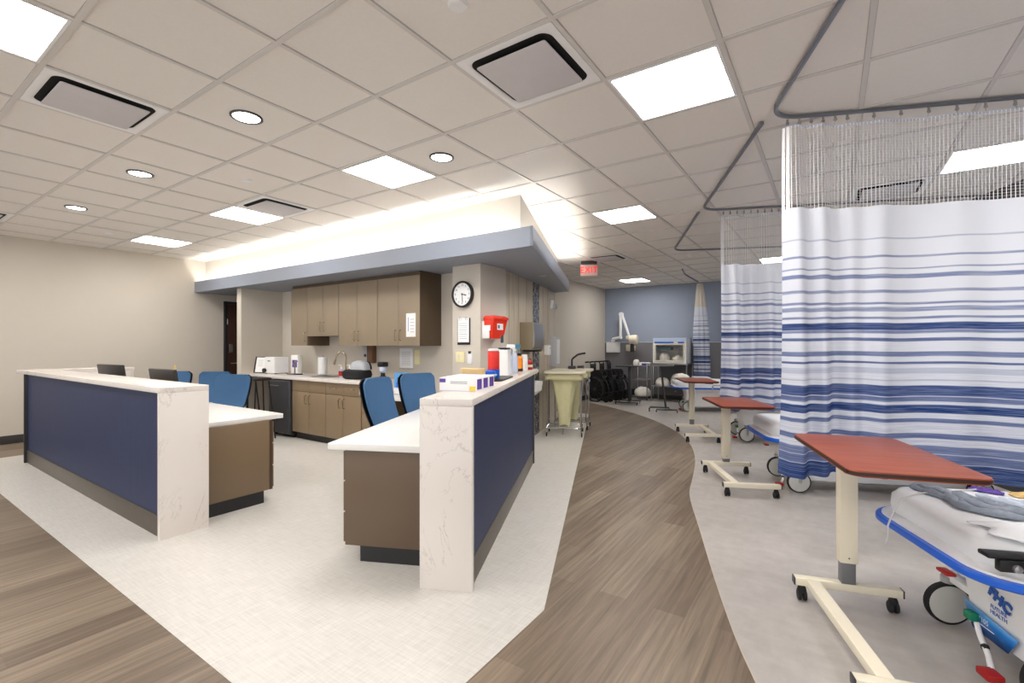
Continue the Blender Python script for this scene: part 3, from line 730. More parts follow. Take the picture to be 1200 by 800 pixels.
t = thing('paper_towel_roll', 'white paper towel roll standing on a steel holder by the faucet', 'paper towels', (-6.42, 4.32, .9))
MB().lathe([(.085, 0), (.085, .012), (.03, .016)]).done('holder_base', 'steel', t); MB().lathe([(.063, .018), (.066, .022), (.066, .274), (.063, .278), (.02, .278)]).done('roll', 'white', t)
MB().cyl((0, 0, .014), (0, 0, .31), .006, seg=8).done('holder_rod', 'steel', t)
def bottle(name, label, cat, loc, prof, m, capprof, cm, group=None, pump=False, lab=None, sy=1.0, rz=0):
    t = thing(name, label, cat, loc, rz, group)
    MB().lathe(prof, sy=sy).done('bottle', m, t); MB().lathe(capprof, sy=1).done('cap', cm, t)
    if pump:
        z = capprof[-1][1]; MB().tube(rpath([(0, 0, z-.005), (0, 0, z+.035), (-.045, -.01, z+.03)], .012, 3), .006, 8).done('pump', cm, t)
    if lab:
        r0, z0, z1, lm = lab; MB().lathe([(r0, z0), (r0+.0008, z0), (r0+.0008, z1), (r0, z1)], sy=sy).done('wrap_label', lm, t)
    return t
bottle('soap_bottle', 'clear pump bottle with a red label beside the kitchen faucet', 'soap bottle', (-5.83, 4.22, .9), [(.03, 0), (.034, .006), (.034, .10), (.014, .125)], 'clear', [(.014, .125), (.014, .14), (.01, .142)], 'white', 'pump bottles by the kitchen sink', True, (.0345, .02, .09, 'red_dark'))
bottle('soap_bottle', 'red pump bottle just left of the black machine', 'soap bottle', (-5.72, 4.28, .9), [(.03, 0), (.034, .006), (.034, .10), (.014, .125)], 'red_dark', [(.014, .125), (.014, .14), (.01, .142)], 'white', 'pump bottles by the kitchen sink', True)
t = thing('soap_dispenser', 'grey and brown soap dispenser fixed to the kitchen wall under the cabinets', 'dispenser', (-5.66, KY, 1.13))
MB().box(-.13, 0, -.06, 0, 0, .24, .01).done('front_cover', 'grey_plastic', t); MB().box(0, .12, -.09, 0, -.03, .24, .012).done('body', 'brown', t); MB().box(-.09, -.04, -.064, -.06, .06, .1).done('window', 'dark_grey', t)
# black and clear machine (label printer / blender jar on a round body)
t = thing('suction_machine', 'black rounded machine with a clear dome on the kitchen counter', 'appliance', (-5.38, 4.15, .9), R(5))
g = MB(); g.loft([[(x, y, z) for x, y in rrect(-w, w, -h, h, min(w, h)*.7, 7)] for w, h, z in ((.16, .10, 0), (.19, .13, .02), (.20, .14, .06), (.19, .13, .11), (.16, .1, .13))]); g.done('body', 'black_soft', t)
g = MB(); g.loft([[(x+.04, y+.02, z) for x, y in rrect(-w, w, -h, h, min(w, h)*.8, 7)] for w, h, z in ((.14, .10, .125), (.135, .1, .18), (.11, .08, .225), (.05, .04, .25))]); g.done('dome', 'grey_plastic', t)
MB().tube([(.12+.06*math.cos(a), .08, .13+.1*math.sin(a)) for a in [PI*k/10 for k in range(11)]], .012, 8).done('handle', 'black', t)
t = thing('coffee_grinder', 'small black and clear coffee maker on the counter under the cabinets', 'coffee maker', (-5.03, 4.3, .9))
MB().lathe([(.05, 0), (.055, .01), (.055, .03), (.03, .05), (.028, .09)]).done('base', 'black', t); MB().lathe([(.03, .09), (.05, .11), (.055, .16), (.05, .17)]).done('jar', 'clear', t)
MB().box(-.06, .055, -.05, .05, .17, .235, .012).done('lid', 'black', t); MB().box(-.07, .09, -.06, -.03, 0, .012, .003).done('spoon_rest', 'dark_grey', t)
t = tag(MB().box(-.13, .13, -.003, 0, 0, .28).done('wall_notice', 'paper'), 'white printed notice on the kitchen wall above the low counter', 'notice', loc=(-4.92, KY, 1.04))
g = MB()
for z in range(9): g.box(-.09, .09, -.004, -.003, .05+z*.022, .053+z*.022)
g.done('printed_lines', 'ink', t); MB().box(-.14, .14, -.006, 0, -.01, 0).done('bottom_rail', 'steel', t)
t = thing('wall_outlet', 'yellow cover plate on the kitchen wall right of the notice', 'outlet', (-4.70, KY, 1.1))
MB().box(-.05, .05, -.008, 0, 0, .2, .003).done('plate', 'lt_yellow', t); MB().box(-.018, .018, -.011, -.008, .06, .14, .002).done('socket', 'ivory', t)
t = thing('tissue_box', 'blue and white carton standing on the stepped down counter', 'carton', (-4.48, 4.18, .74), R(-12))
MB().box(-.16, .16, -.06, .06, 0, .27, .004).done('carton', 'blue_paper', t); MB().box(-.1, .09, -.062, -.06, .09, .15).done('printed_patch', 'blue_plastic', t); MB().box(-.158, .158, -.062, -.06, .004, .08).done('lower_band', 'white', t)

# ------------------------------------------------------------------ column things (face at y = 4.24)
t = thing('wall_clock', 'round black rimmed clock on the beige column', 'clock', (-3.55, 4.24, 1.956))
MB().lathe([(.15, 0), (.155, -.02), (.155, -.045), (.147, -.055), (.134, -.05), (.13, -.030)], axis='y', seg=48).done('rim', 'black', t)
MB().lathe([(.1325, -.032), (.1325, -.0345)], axis='y', seg=48).done('dial', 'white', t)
for k in range(12):
    a = 2*PI*(k+1)/12; text_obj(str(k+1), 'numeral', .034, .0006, 'black' if (k+1) % 12 else 'red_dark', t, face_mat((.105*math.sin(a), -.0355, .105*math.cos(a)), 0))
for nm, a, l, w in (('hour_hand', R(102), .062, .006), ('minute_hand', R(176), .095, .004)):
    M = Matrix.Rotation(a, 4, 'Y'); MB().box(-w, w, -.039, -.037, -.015, l, M=M).done(nm, 'black', t)
MB().lathe([(.008, -.036), (.008, -.041)], axis='y', seg=12).done('hub', 'black', t)
t = thing('wall_clipboard', 'black clipboard with white sheets hanging below the clock', 'clipboard', (-3.55, 4.24, 1.37))
MB().box(-.095, .095, -.012, 0, 0, .31, .004).done('board', 'black', t); MB().box(-.083, .083, -.016, -.012, .028, .312).done('paper_sheets', 'paper', t)
g = MB()
for z in range(8): g.box(-.06, .055, -.017, -.016, .07+z*.025, .073+z*.025)
g.done('printed_lines', 'ink', t)
for x in (-.045, .045): MB().tube(rpath([(x-.012, -.016, .28), (x-.012, -.02, .32), (x+.012, -.02, .32), (x+.012, -.016, .28)], .006, 3), .003, 6).done('ring', 'steel', t)
t = thing('light_switch', 'pale yellow double switch plate low on the column', 'switch', (-3.61, 4.24, 1.16))
MB().box(-.065, .065, -.008, 0, 0, .125, .003).done('plate', 'lt_yellow', t)
for x in (-.025, .025): MB().box(x-.015, x+.015, -.012, -.008, .03, .095, .002).done('rocker', 'ivory', t)
t = thing('key_holder', 'white card holder with a dark clip beside the switch plate', 'holder', (-3.455, 4.2402, 1.15))
MB().box(-.035, .035, -.015, 0, 0, .13, .003).done('card', 'white', t); MB().box(-.02, .02, -.022, -.012, .115, .145, .004).done('clip', 'dark_grey', t)
# sharps container on the column side (x = -3.31)
t = thing('sharps_container', 'red wall mounted sharps box with a white label on the column side', 'sharps container', (-3.3105, 4.40, 1.44))
MB().box(0, .03, -.13, .13, -.0, .2, .006).done('bracket', 'white', t)
def sx(w, y, z): return [(a+.03, b, z) for a, b in rrect(0, w, -y, y, .015, 3)]
g = MB().loft([sx(.10, .11, 0), sx(.115, .125, .06), sx(.14, .14, .19), sx(.145, .142, .215)]); g.done('bin', 'red_trans', t)
g = MB().loft([sx(.155, .15, .215), sx(.155, .15, .24), sx(.12, .12, .262)]); g.done('lid', 'red_trans', t)
MB().box(.165, .170, -.06, .05, .10, .17, .001).done('front_patch', 'paper', t)
g = MB().box(.169, .172, -.05, -.02, .115, .155); g.done('label_mark', 'ink', t)
MB().box(.04, .13, -.145, -.138, .09, .15, .001).done('side_label', 'paper', t)
MB().box(.03, .11, -.142, -.128, .0, .14, .006).done('white_guard', 'white', t)
# soap pump on the panelled wall, towel dispenser, little sink, far devices
t = thing('towel_dispenser', 'brushed steel paper towel dispenser over the mosaic strip', 'dispenser', P0+PW*.80+Vector((0, 0, 1.30)), R(105))
MB().box(0, .5, -.19, 0, 0, .375, .006).done('body', 'dispenser_side', t)
g = MB(); g.loft([[(x, y, z) for (x, y) in ((.004, -.19), (.004, -.197-b), (.496, -.197-b), (.496, -.19))] for z, b in ((0.03, .0), (.06, .012), (.2, .016), (.33, .008), (.372, 0))]); g.done('front_cover', 'steel', t)
MB().box(.04, .46, -.185, -.03, -.03, 0, .004).done('outlet', 'black', t)
t = thing('hand_sink', 'small white hand sink on the wall behind the right desk', 'sink', P0+PW*1.04, R(105))
g = MB(); g.loft([[(x, y, z) for x, y in rrect(-w, w, -h, -.0, .04)] for w, h, z in ((.15, .14, .66), (.2, .2, .72), (.21, .215, .85), (.19, .2, .852))]); g.done('basin', 'white_gloss', t)
MB().tube(rpath([(0, -.03, .85), (0, -.03, 1.0), (0, -.12, 1.0), (0, -.12, .95)], .03), .01).done('spout', 'steel', t)
t = thing('soap_pump', 'small white soap dispenser on the wall right of the mosaic strip', 'soap dispenser', P0+PW*2.12+Vector((0, 0, 1.2)), R(105))
MB().box(-.06, .06, -.09, 0, 0, .16, .012).done('body', 'white', t); MB().box(-.012, .012, -.095, -.09, .11, .125).done('sensor', 'dark_grey', t)
t = thing('wall_camera', 'small white camera high at the end of the panelled wall', 'camera', P0+PW*2.6-PN*.03+Vector((0, 0, 1.96)), R(105))
MB().box(-.05, .05, -.05, 0, .03, .18, .01).done('mount', 'white', t); MB().lathe([(.04, -.05), (.045, -.08), (.035, -.12), (.01, -.125)], c=(0, 0, .06), axis='y').done('lens_housing', 'grey_plastic', t)
t = thing('glove_dispenser', 'tall narrow white dispenser at the wall end above the hampers', 'dispenser', P0+PW*2.66-PN*.03+Vector((0, 0, 1.0)), R(105))
MB().box(-.13, .09, -.13, 0, 0, .5, .008).done('body', 'grey_plastic', t); MB().box(-.12, .08, -.134, -.13, .04, .46, .002).done('front_cover', 'white', t)
t = tag(MB().lathe([(.05, 0), (.052, -.008), (.03, -.014)]).done('soffit_downlight', 'steel'), 'small round steel fitting under the soffit above the towel dispenser', 'downlight', loc=(-3.2, 5.45, 2.3))

# ------------------------------------------------------------------ things on the right desk counter (top at 1.068)
Z = 1.068
def glove(loc, rz, label):
    t = thing('glove_box', label, 'glove box', loc, rz, 'white and purple glove boxes')
    MB().box(-.13, .13, -.055, .055, 0, .088, .002).done('carton', 'paper', t)
    MB().box(-.128, -.085, -.0565, -.055, .056, .08, .0).done('logo_patch', 'purple', t); MB().box(.085, .128, -.0565, -.055, .006, .034).done('sticker', 'yellow', t)
    g = MB().box(.13, .1315, -.035, .04, .012, .078); g.done('end_patch', 'purple', t)
    MB().prism(rrect(-.07, .07, -.018, .018, .017), .0882, .0895).done('opening', 'lilac', t)
    MB().box(-.13, .13, -.0562, -.055, .0, .004).done('edge_stripe', 'lilac', t)
    g = MB()
    for z in (.05, .06): g.box(-.05, .07, -.0563, -.055, z, z+.003)
    g.done('printed_lines', 'ink', t)
    return t
u0 = Vector((math.cos(RA), math.sin(RA), 0)); v0 = Vector((-math.sin(RA), math.cos(RA), 0))
gl = Vector((-1.912, 1.895, Z))+u0*-.0+v0*.52
g1 = Vector((-2.015, 2.375, Z)); ga = R(15); gv = Vector((-math.sin(ga), math.cos(ga), 0))
glove(g1, ga, 'front white glove box with a yellow sticker facing us')
glove(g1+gv*.122+Vector((-.008, 0, 0)), ga, 'middle white glove box of the three on the right desk')
glove(g1+gv*.244+Vector((-.014, 0, 0)), ga, 'rear white glove box, farthest along the counter of the three')
def cp(yp, xp): return Vector((-1.912, 1.895, Z))+u0*xp+v0*yp
t = thing('organizer_tray', 'tan oval tray with a brown inside lying behind the glove boxes', 'tray', cp(.98, .06), R(14))
def ov(w, h, z): return [(x, y, z) for x, y in rrect(-w, w, -h, h, h*.95, 7)]
MB().loft([ov(.075, .04, 0), ov(.09, .05, .02), ov(.10, .055, .118), ov(.09, .045, .124), ov(.085, .04, .07)], cap=True).done('rim', 'tan', t)
MB().box(-.07, .07, -.0575, -.05, .045, .08, .003).done('front_patch', 'brown', t); MB().prism(rrect(-.083, .083, -.038, .038, .036, 7), .0702, .078).done('filling', 'brown', t)  # front piece is a plain brown patch on the tan side
t = thing('black_tray', 'flat black tray under the blue bowl on the right desk', 'tray', cp(1.42, .14), RA)
MB().prism(rrect(-.12, .09, -.17, .40, .02), 0, .010, .003).done('tray', 'black', t)
t = thing('blue_bowl', 'bright blue bowl with a pale rim before the red jug', 'bowl', cp(1.34, .085)+Vector((0, 0, .0105)))
MB().lathe([(.05, 0), (.072, .015), (.08, .05), (.074, .07), (.02, .078)]).done('bowl', 'blue_plastic', t); MB().lathe([(.081, .03), (.088, .038), (.081, .046)]).done('rim', 'grey_plastic', t)
bottle('sharps_jug', 'tall red jug with a blue foot on the right desk counter', 'jug', cp(1.55, .10)+Vector((0, 0, .0105)), [(.046, .0), (.052, .006), (.052, .225), (.046, .235)], 'red', [(.046, .235), (.05, .238), (.05, .252), (.03, .258)], 'white', lab=(.0525, .0, .075, 'blue_plastic'))
t = thing('wipes_canister', 'white rectangular box with a black lid beside the red jug', 'container', cp(2.05, .10), RA)
MB().box(-.055, .055, -.07, .07, 0, .255, .012, 3).done('box', 'white', t); MB().box(-.052, .052, -.07, .07, .255, .272, .005).done('lid', 'black', t)
t = thing('pen_in_holder', 'thin grey wand standing behind the white box with the black lid', 'wand', cp(2.2, .05))
MB().lathe([(.03, 0), (.032, .005), (.032, .06), (.012, .065)]).done('base', 'white', t); MB().tube([(0, 0, .06), (0, 0, .32)], .005, 8).done('stem', 'grey_plastic', t); MB().lathe([(.012, .32), (.016, .33), (.016, .39), (.008, .40)]).done('head', 'dark_grey', t)
def spray(loc, rz, label, hm, k=1.0):
    t = thing('spray_bottle', label, 'spray bottle', loc, rz, 'spray bottles on the right desk')
    MB().lathe([(.030, 0), (.036, .008), (.036, .15), (.028, .19), (.014, .22), (.014, .235)]).done('bottle', 'clear', t); MB().lathe([(.017, .23), (.017, .255), (.012, .26)]).done('collar', 'white', t)
    g = MB().box(-.06, .03, -.014, .014, .26, .305, .008); g.tube(rpath([(-.03, 0, .265), (-.045, 0, .24), (-.04, 0, .215)], .01, 3), .006, 8); g.done('trigger', hm, t)
    return t
spray(cp(2.36, .10), R(200), 'clear spray bottle with a white trigger next to the white box', 'white')
spray(cp(2.52, .13), R(205), 'clear spray bottle with a teal trigger', 'teal')
bottle('orange_bottle', 'orange bottle with a black cap and foot on the right desk', 'bottle', cp(2.78, .14), [(.036, 0), (.040, .004), (.040, .15), (.02, .175)], 'orange', [(.024, .175), (.024, .20), (.02, .205)], 'black', lab=(.0405, 0, .03, 'black'))
bottle('white_bottle', 'white pill shaped bottle next to the orange one', 'bottle', cp(2.99, .17), [(.036, 0), (.04, .006), (.04, .145), (.03, .16)], 'white', [(.034, .16), (.034, .18), (.03, .185)], 'white_gloss')
bottle('red_bottle', 'small red bottle at the far right end of the counter', 'bottle', cp(3.15, .21), [(.034, 0), (.037, .005), (.037, .09), (.018, .115)], 'red_dark', [(.018, .115), (.018, .135), (.012, .137)], 'brown', lab=(.0375, .03, .06, 'cream'))
# ------------------------------------------------------------------ linen hampers
def uvw(u, v, z=0): return Vector((U.x*u+V.x*v, U.y*u+V.y*v, z))
def mk_hamper():
    t = thing('linen_hamper', '', 'linen hamper')
    g = MB()
    g.tube(rpath([(-.26, -.2, .13), (.26, -.2, .13), (.26, .2, .13), (-.26, .2, .13), (-.26, -.2, .131)], .06), .013, 8)
    for k in range(7): y = -.17+.34*k/6; g.tube([(-.26, y, .135), (.26, y, .135)], .004, 6)
    g.tube([(-.26, 0, .125), (.26, 0, .125)], .008, 6); g.done('base_rack', 'chrome', t)
    for sx in (-1, 1):
        for sy in (-1, 1): MB().tube([(sx*.25, sy*.19, .13), (sx*.25, sy*.19, .92)], .010, 8).done('post', 'chrome', t)
    MB().tube(rpath([(-.26, -.2, .91), (.26, -.2, .91), (.26, .2, .91), (-.26, .2, .91), (-.26, -.2, .911)], .05), .012, 8).done('top_hoop', 'chrome', t)
    MB().prism(rrect(-.30, .33, -.25, .25, .06, 6), .935, .97, .012, 3).done('lid', 'ivory', t)
    rings = []
    for i in range(17):
        v = i/16; z = .15+.77*v; w = .085+.135*v**1.5; d_ = .10+.10*v**1.3; rg = []
        for k in range(32):
            a = 2*PI*k/32; f = 1+.05*math.sin(5*a+2*v)+.03*math.sin(9*a-3*v)
            c, s_ = math.cos(a), math.sin(a); q = .35
            rg.append((w*f*abs(c)**.7*(1 if c > 0 else -1), d_*f*abs(s_)**.7*(1 if s_ > 0 else -1), z+(.02*math.sin(3*a) if i == 0 else 0)))
        rings.append(rg)
    MB().loft(rings).done('bag', 'bag_cream', t, angle=60)
    rings = []
    for z, o in ((.90, 0.0), (.925, .012), (.905, .02), (.84, .024)):
        rings.append([(x+.006*math.sin(9*i), y, z+.012*math.sin(2.3*i)*(z < .85)) for i, (x, y) in enumerate(rrect(-.255-o, .255+o, -.195-o, .195+o, .06, 7))])
    MB().loft(rings, cap=False).done('bag_cuff', 'bag_cream', t, solid=.002)
    for sx in (-1, 1):
        for sy in (-1, 1):
            x, y = sx*.26, sy*.2
            MB().lathe([(.016, -.01), (.035, -.008), (.038, 0), (.035, .008), (.016, .01)], c=(x+.01, y, .0385), axis='x', seg=18).done('caster', 'rubber', t)
            g = MB().cyl((x, y, .075), (x, y, .13), .01, seg=8); g.box(x-.006, x+.026, y-.014, y+.014, .068, .08, .002); g.done('caster_stem', 'chrome', t)
    MB().tube(rpath([(.0, -.2, .12), (0, -.30, .09), (.0, -.33, .06)], .03), .008, 8).done('foot_pedal', 'chrome', t)
    return t
h0 = mk_hamper(); h0.location = (-3.36, 6.38, .002); h0.rotation_euler = (0, 0, R(24)); h0['label'] = 'nearest chrome linen hamper with a cream bag beyond the right desk'; h0['group'] = 'chrome linen hampers'
dup(h0, (-3.54, 7.0, .002), R(18), 'chrome linen hamper behind the nearest one, by the wall end', 'chrome linen hampers')
t = thing('hand_pump', 'black handled device with a coiled cord on the rear hamper lid', 'device', (-3.52, 6.95, .972), R(20))
MB().box(-.06, .06, -.05, .05, 0, .05, .01).done('base', 'dark_grey', t); MB().tube(rpath([(0, 0, .04), (.0, 0, .16), (.10, 0, .24), (.22, 0, .26)], .03), .016, 10).done('handle', 'black', t)
MB().tube([(-.02, 0, .05), (-.05, 0, .16)], .012, 8).done('tube', 'grey_plastic', t)
MB().tube([(.14+.05*math.cos(a), .06*math.sin(a), .015+.004*a/2) for a in [PI*k/8 for k in range(0, 49)]], .007, 8).done('coiled_cord', 'dark_grey', t)

# ------------------------------------------------------------------ far alcove
def mk_wheelchair():
    t = thing('wheelchair', '', 'wheelchair')
    for s in (-1, 1):
        x = s*.14
        g = MB()
        g.tube([(x, .30*math.cos(a), .30+.30*math.sin(a)) for a in [2*PI*k/36 for k in range(36)]], .014, 8, closed=True)
        w = g.done('wheel', 'rubber', t)
        g = MB().tube([(x+s*.02, .27*math.cos(a), .30+.27*math.sin(a)) for a in [2*PI*k/30 for k in range(30)]], .007, 6, closed=True)
        g.done('hand_rim', 'dark_steel', w)
        g = MB().cyl((x-.02, 0, .30), (x+.02, 0, .30), .03)
        for k in range(12): a = 2*PI*k/12; g.tube([(x, 0, .30), (x, .29*math.cos(a), .30+.29*math.sin(a))], .003, 5)
        g.done('spokes', 'dark_grey', w)
        MB().lathe([(.02, -.004), (.23, -.002), (.23, .002), (.02, .004)], c=(x-s*.02, 0, .30), axis='x', seg=30).done('wheel_guard', 'black_soft', w)
        q = s*.09
        g = MB(); g.tube(rpath([(q, .30, .93), (q, .20, .95), (q, .16, .90), (q, .15, .12)], .03), .013, 8); g.tube(rpath([(q, .15, .52), (q, -.30, .52), (q, -.36, .40), (q, -.42, .14)], .05), .013, 8); g.tube([(q, .15, .22), (q, -.32, .22)], .012, 8)
        g.tube(rpath([(q, .15, .72), (q, -.18, .72), (q, -.2, .52)], .04), .012, 8)
        g.done('side_frame', 'black', t)
        MB().box(q-.006, q+.006, -.18, .14, .44, .72, .004).done('side_guard', 'black_soft', t)
        MB().box(q-.02, q+.02, -.16, .12, .725, .75, .008).done('armrest', 'black_soft', t)
        MB().lathe([(.03, -.014), (.075, -.012), (.075, .012), (.03, .014)], c=(q, -.30, .0755), axis='x', seg=20).done('front_caster', 'black', t)
        MB().box(q-.015, q+.015, -.50, -.38, .11, .26, .008).done('footrest', 'black', t)
        MB().tube([(q, .22, .945), (q, .33, .935)], .018, 8).done('push_handle', 'black_soft', t)
    g = MB(); n = 6
    g.grid(lambda a, b: (-.09+.18*a, .14+.05*math.sin(a*PI), .48+.42*b), 8, 4); g.done('back_sling', 'black_soft', t, solid=.006)
    g = MB(); g.grid(lambda a, b: (-.09+.18*a, -.28+.42*b, .52+.10*math.sin(a*PI)), 8, 4); g.done('seat_sling', 'black_soft', t, solid=.006)
    return t
w0 = mk_wheelchair(); w0.location = (-4.66, 10.60, .002); w0.rotation_euler = (0, 0, R(75)); w0['label'] = 'folded black wheelchair nearest the hampers at the alcove wall'; w0['group'] = 'folded wheelchairs'
dup(w0, (-4.60, 11.02, .002), R(80), 'middle of the three folded black wheelchairs', 'folded wheelchairs')
dup(w0, (-4.58, 11.45, .002), R(88), 'folded black wheelchair closest to the blue back wall', 'folded wheelchairs')
# wall x-ray unit
t = thing('xray_unit', 'white wall mounted dental x-ray unit with a folded arm on the blue wall', 'x-ray unit', (-4.80, 11.938, 0))
MB().box(-.18, .19, -.10, .0, 1.16, 1.44, .02, 3).done('control_box', 'white_gloss', t)
MB().box(-.02, .06, -.14, -.05, 1.44, 1.5, .01).done('pivot', 'white_gloss', t)
MB().tube([(.02, -.12, 1.52), (.30, -.22, 1.56)], .035, 12).done('lower_arm', 'white_gloss', t)
MB().tube([(.27, -.22, 1.52), (.28, -.24, 2.15)], .036, 12).done('upright_arm', 'white_gloss', t)
MB().lathe([(.05, -.05), (.055, 0), (.05, .05)], c=(.30, -.24, 2.16), axis='y').done('elbow', 'white', t)
MB().tube([(.32, -.25, 2.16), (.53, -.30, 1.60)], [.036, .030], 12).done('folding_arm', 'white_gloss', t)
MB().box(.47, .58, -.38, -.24, 1.50, 1.6, .02, 3).done('yoke', 'ivory', t)
MB().lathe([(.07, -.13), (.11, -.11), (.12, 0), (.11, .08), (.05, .1)], c=(.68, -.33, 1.50), axis='x').done('tube_head', 'ivory', t)
MB().tube([(.63, -.33, 1.42), (.63, -.34, 1.18)], [.045, .05], 16).done('cone', 'black', t)
t = thing('glove_holder', 'small ivory holder on the grey wainscot under the x-ray arm', 'holder', (-4.40, 11.94, 1.20))
MB().box(-.05, .05, -.05, 0, 0, .17, .01).done('body', 'ivory', t); MB().box(.11, .2, -.045, 0, .01, .14, .01).done('side_cup', 'cream', t)
# black mayo table beside the wheelchairs
t = thing('instrument_table', 'dark single post table beside the wheelchairs', 'table', (-3.87, 10.50, .002), R(10))
MB().prism(rrect(-.27, .27, -.20, .20, .04), .86, .885, .006).done('table_top', 'dark_grey', t); MB().box(-.0, .07, -.03, .03, .06, .86, .004).done('post', 'dark_grey', t)
g = MB(); g.box(-.28, .26, -.22, -.18, .045, .07, .005); g.box(-.28, .26, .18, .22, .045, .07, .005); g.box(0, .05, -.2, .2, .045, .07, .005); g.done('base_frame', 'dark_grey', t)
for sx in (-.25, .23):
    for sy in (-.2, .2): MB().lathe([(.01, -.008), (.024, -.006), (.024, .006), (.01, .008)], c=(sx, sy, .0245), axis='x', seg=14).done('caster', 'rubber', t)
# wire cart
t = thing('wire_cart', 'chrome wire cart carrying glove cartons and a full white bag', 'cart', (-3.90, 11.56, .002))
for z in (.10, .50, .84):
    g = MB().tube([(-.2, -.25, z), (.2, -.25, z), (.2, .25, z), (-.2, .25, z)], .006, 6, closed=True)
    for k in range(14): y = -.23+.46*k/13; g.tube([(-.2, y, z), (.2, y, z)], .0025, 5)
    g.done('wire_shelf', 'chrome', t)
for sx in (-.2, .2):
    for sy in (-.25, .25):
        MB().cyl((sx, sy, .06), (sx, sy, .9), .0105, seg=10).done('post', 'chrome', t)
        MB().lathe([(.01, -.01), (.03, -.008), (.03, .008), (.01, .01)], c=(sx, sy, .0305), axis='x', seg=14).done('caster', 'rubber', t)
def blob(name, label, cat, loc, sx, sy, sz, m, rz=0, seed=1, group=None):
    rr = random.Random(seed); g = MB(); n = 24; ph = [rr.random()*6 for _ in range(6)]; rings = []
    for i in range(13):
        v = i/12; a = v*PI/2*1.0; rg = []
        for k in range(n):
            b = 2*PI*k/n; f = 1+.06*math.sin(3*b+ph[0]+2*v)+.04*math.sin(7*b+ph[1])
            r_ = max(.02, math.cos(a)**.55 if v < 1 else .02)*(.86+.14*math.sin(min(1, v*3)*PI/2))
            rg.append((sx*r_*f*math.cos(b), sy*r_*f*math.sin(b), sz*math.sin(a)*(1+.08*math.sin(2*b+ph[2])+.05*math.sin(5*b+ph[3]))))
        rings.append(rg)
    g.loft(rings); return tag(g.done(name, m, angle=70), label, cat, group, loc, rz)
blob('linen_bag', 'full white bag on the bottom shelf of the wire cart', 'bag', (-3.89, 11.56, .11), .2, .22, .19, 'pillow_cream', 0, 4)
t = thing('glove_carton', 'white and purple carton lying on the wire cart top', 'carton', (-3.83, 11.55, .848), R(4))
MB().box(-.12, .14, -.1, .1, 0, .08, .003).done('carton', 'paper', t); MB().box(-.05, .13, -.102, -.1, .01, .06).done('printed_patch', 'purple', t)
t = tag(MB().loft([[(x, y, z) for x, y in rrect(-w, w, -h, h, .03)] for w, h, z in ((.06, .07, 0), (.07, .08, .05), (.06, .06, .12), (.035, .04, .15))]).done('cloth_roll', 'pillow_cream'), 'cream bundle on the left of the wire cart top', 'cloth', loc=(-4.05, 11.56, .848))
mat('pale_blue', (196, 214, 240), 0.4)
# steel table with glass fronted cabinet
t = thing('steel_table', 'stainless table carrying the glass fronted cabinet at the back wall', 'table', (-3.17, 11.55, .002))
MB().box(-.43, .43, -.30, .30, .895, .925, .004).done('table_top', 'steel', t); MB().box(-.42, .42, -.28, .28, .36, .38, .003).done('lower_shelf', 'steel', t)
for sx in (-.41, .41):
    for sy in (-.28, .28): MB().cyl((sx, sy, 0), (sx, sy, .895), .014, seg=12).done('leg', 'steel', t)
for k, (x, l) in enumerate(((-.21, 'white pillow on the left of the steel table shelf'), (.16, 'taller white pillow on the right of the steel table shelf'))):
    blob('pillow', l, 'pillow', (-3.17+x, 11.5, .384), .165, .2, .17+.1*k, 'pillow_cream', 0, 8+k, 'pillows on the steel shelf')
t = thing('warming_cabinet', 'white glass fronted cabinet with a blue top panel on the steel table', 'cabinet', (-3.17, 11.57, .929))
g = MB(); g.box(-.39, .39, -.24, .24, 0, .035, .004); g.box(-.39, .39, -.24, .24, .46, .60, .006); g.box(-.39, -.355, -.24, .24, .035, .46); g.box(.355, .39, -.24, .24, .035, .46); g.box(-.355, .355, .20, .24, .035, .46); g.done('body', 'white', t)
MB().box(-.35, .1, -.245, -.24, .475, .51).done('control_strip', 'blue_plastic', t); MB().box(.2, .34, -.245, -.24, .475, .51).done('control_strip', 'blue_plastic', t)
MB().box(-.385, .385, -.243, -.24, .52, .595).done('pale_panel', 'pale_blue', t)
g = MB(); 
for (a, b, c, d_) in ((-.355, .355, .035, .065), (-.355, .355, .43, .46), (-.355, -.32, .065, .43), (.32, .355, .065, .43)): g.box(a, b, -.245, -.225, c, d_, .003)
dr = g.done('door', 'ivory', t); MB().box(-.32, .32, -.237, -.233, .065, .43).done('pane', 'glass', dr)
MB().box(-.35, .35, -.2, .2, .31, .318).done('inner_shelf', 'steel', t)
blob('linen_stack', 'folded white linen inside the glass cabinet, left heap', 'linen', (-3.34, 11.53, .966), .13, .15, .20, 'pillow_cream', 0, 20, 'linen inside the glass cabinet')
blob('linen_stack', 'folded white linen inside the glass cabinet, right heap', 'linen', (-3.02, 11.53, .966), .15, .15, .15, 'pillow_cream', 0, 21, 'linen inside the glass cabinet')
t = tag(MB().box(-.22, .1, -.1, .1, 0, .06, .01).done('folded_cloth', 'teal'), 'flat teal pack on the inner shelf of the glass cabinet', 'cloth', loc=(-3.25, 11.5, 1.248))
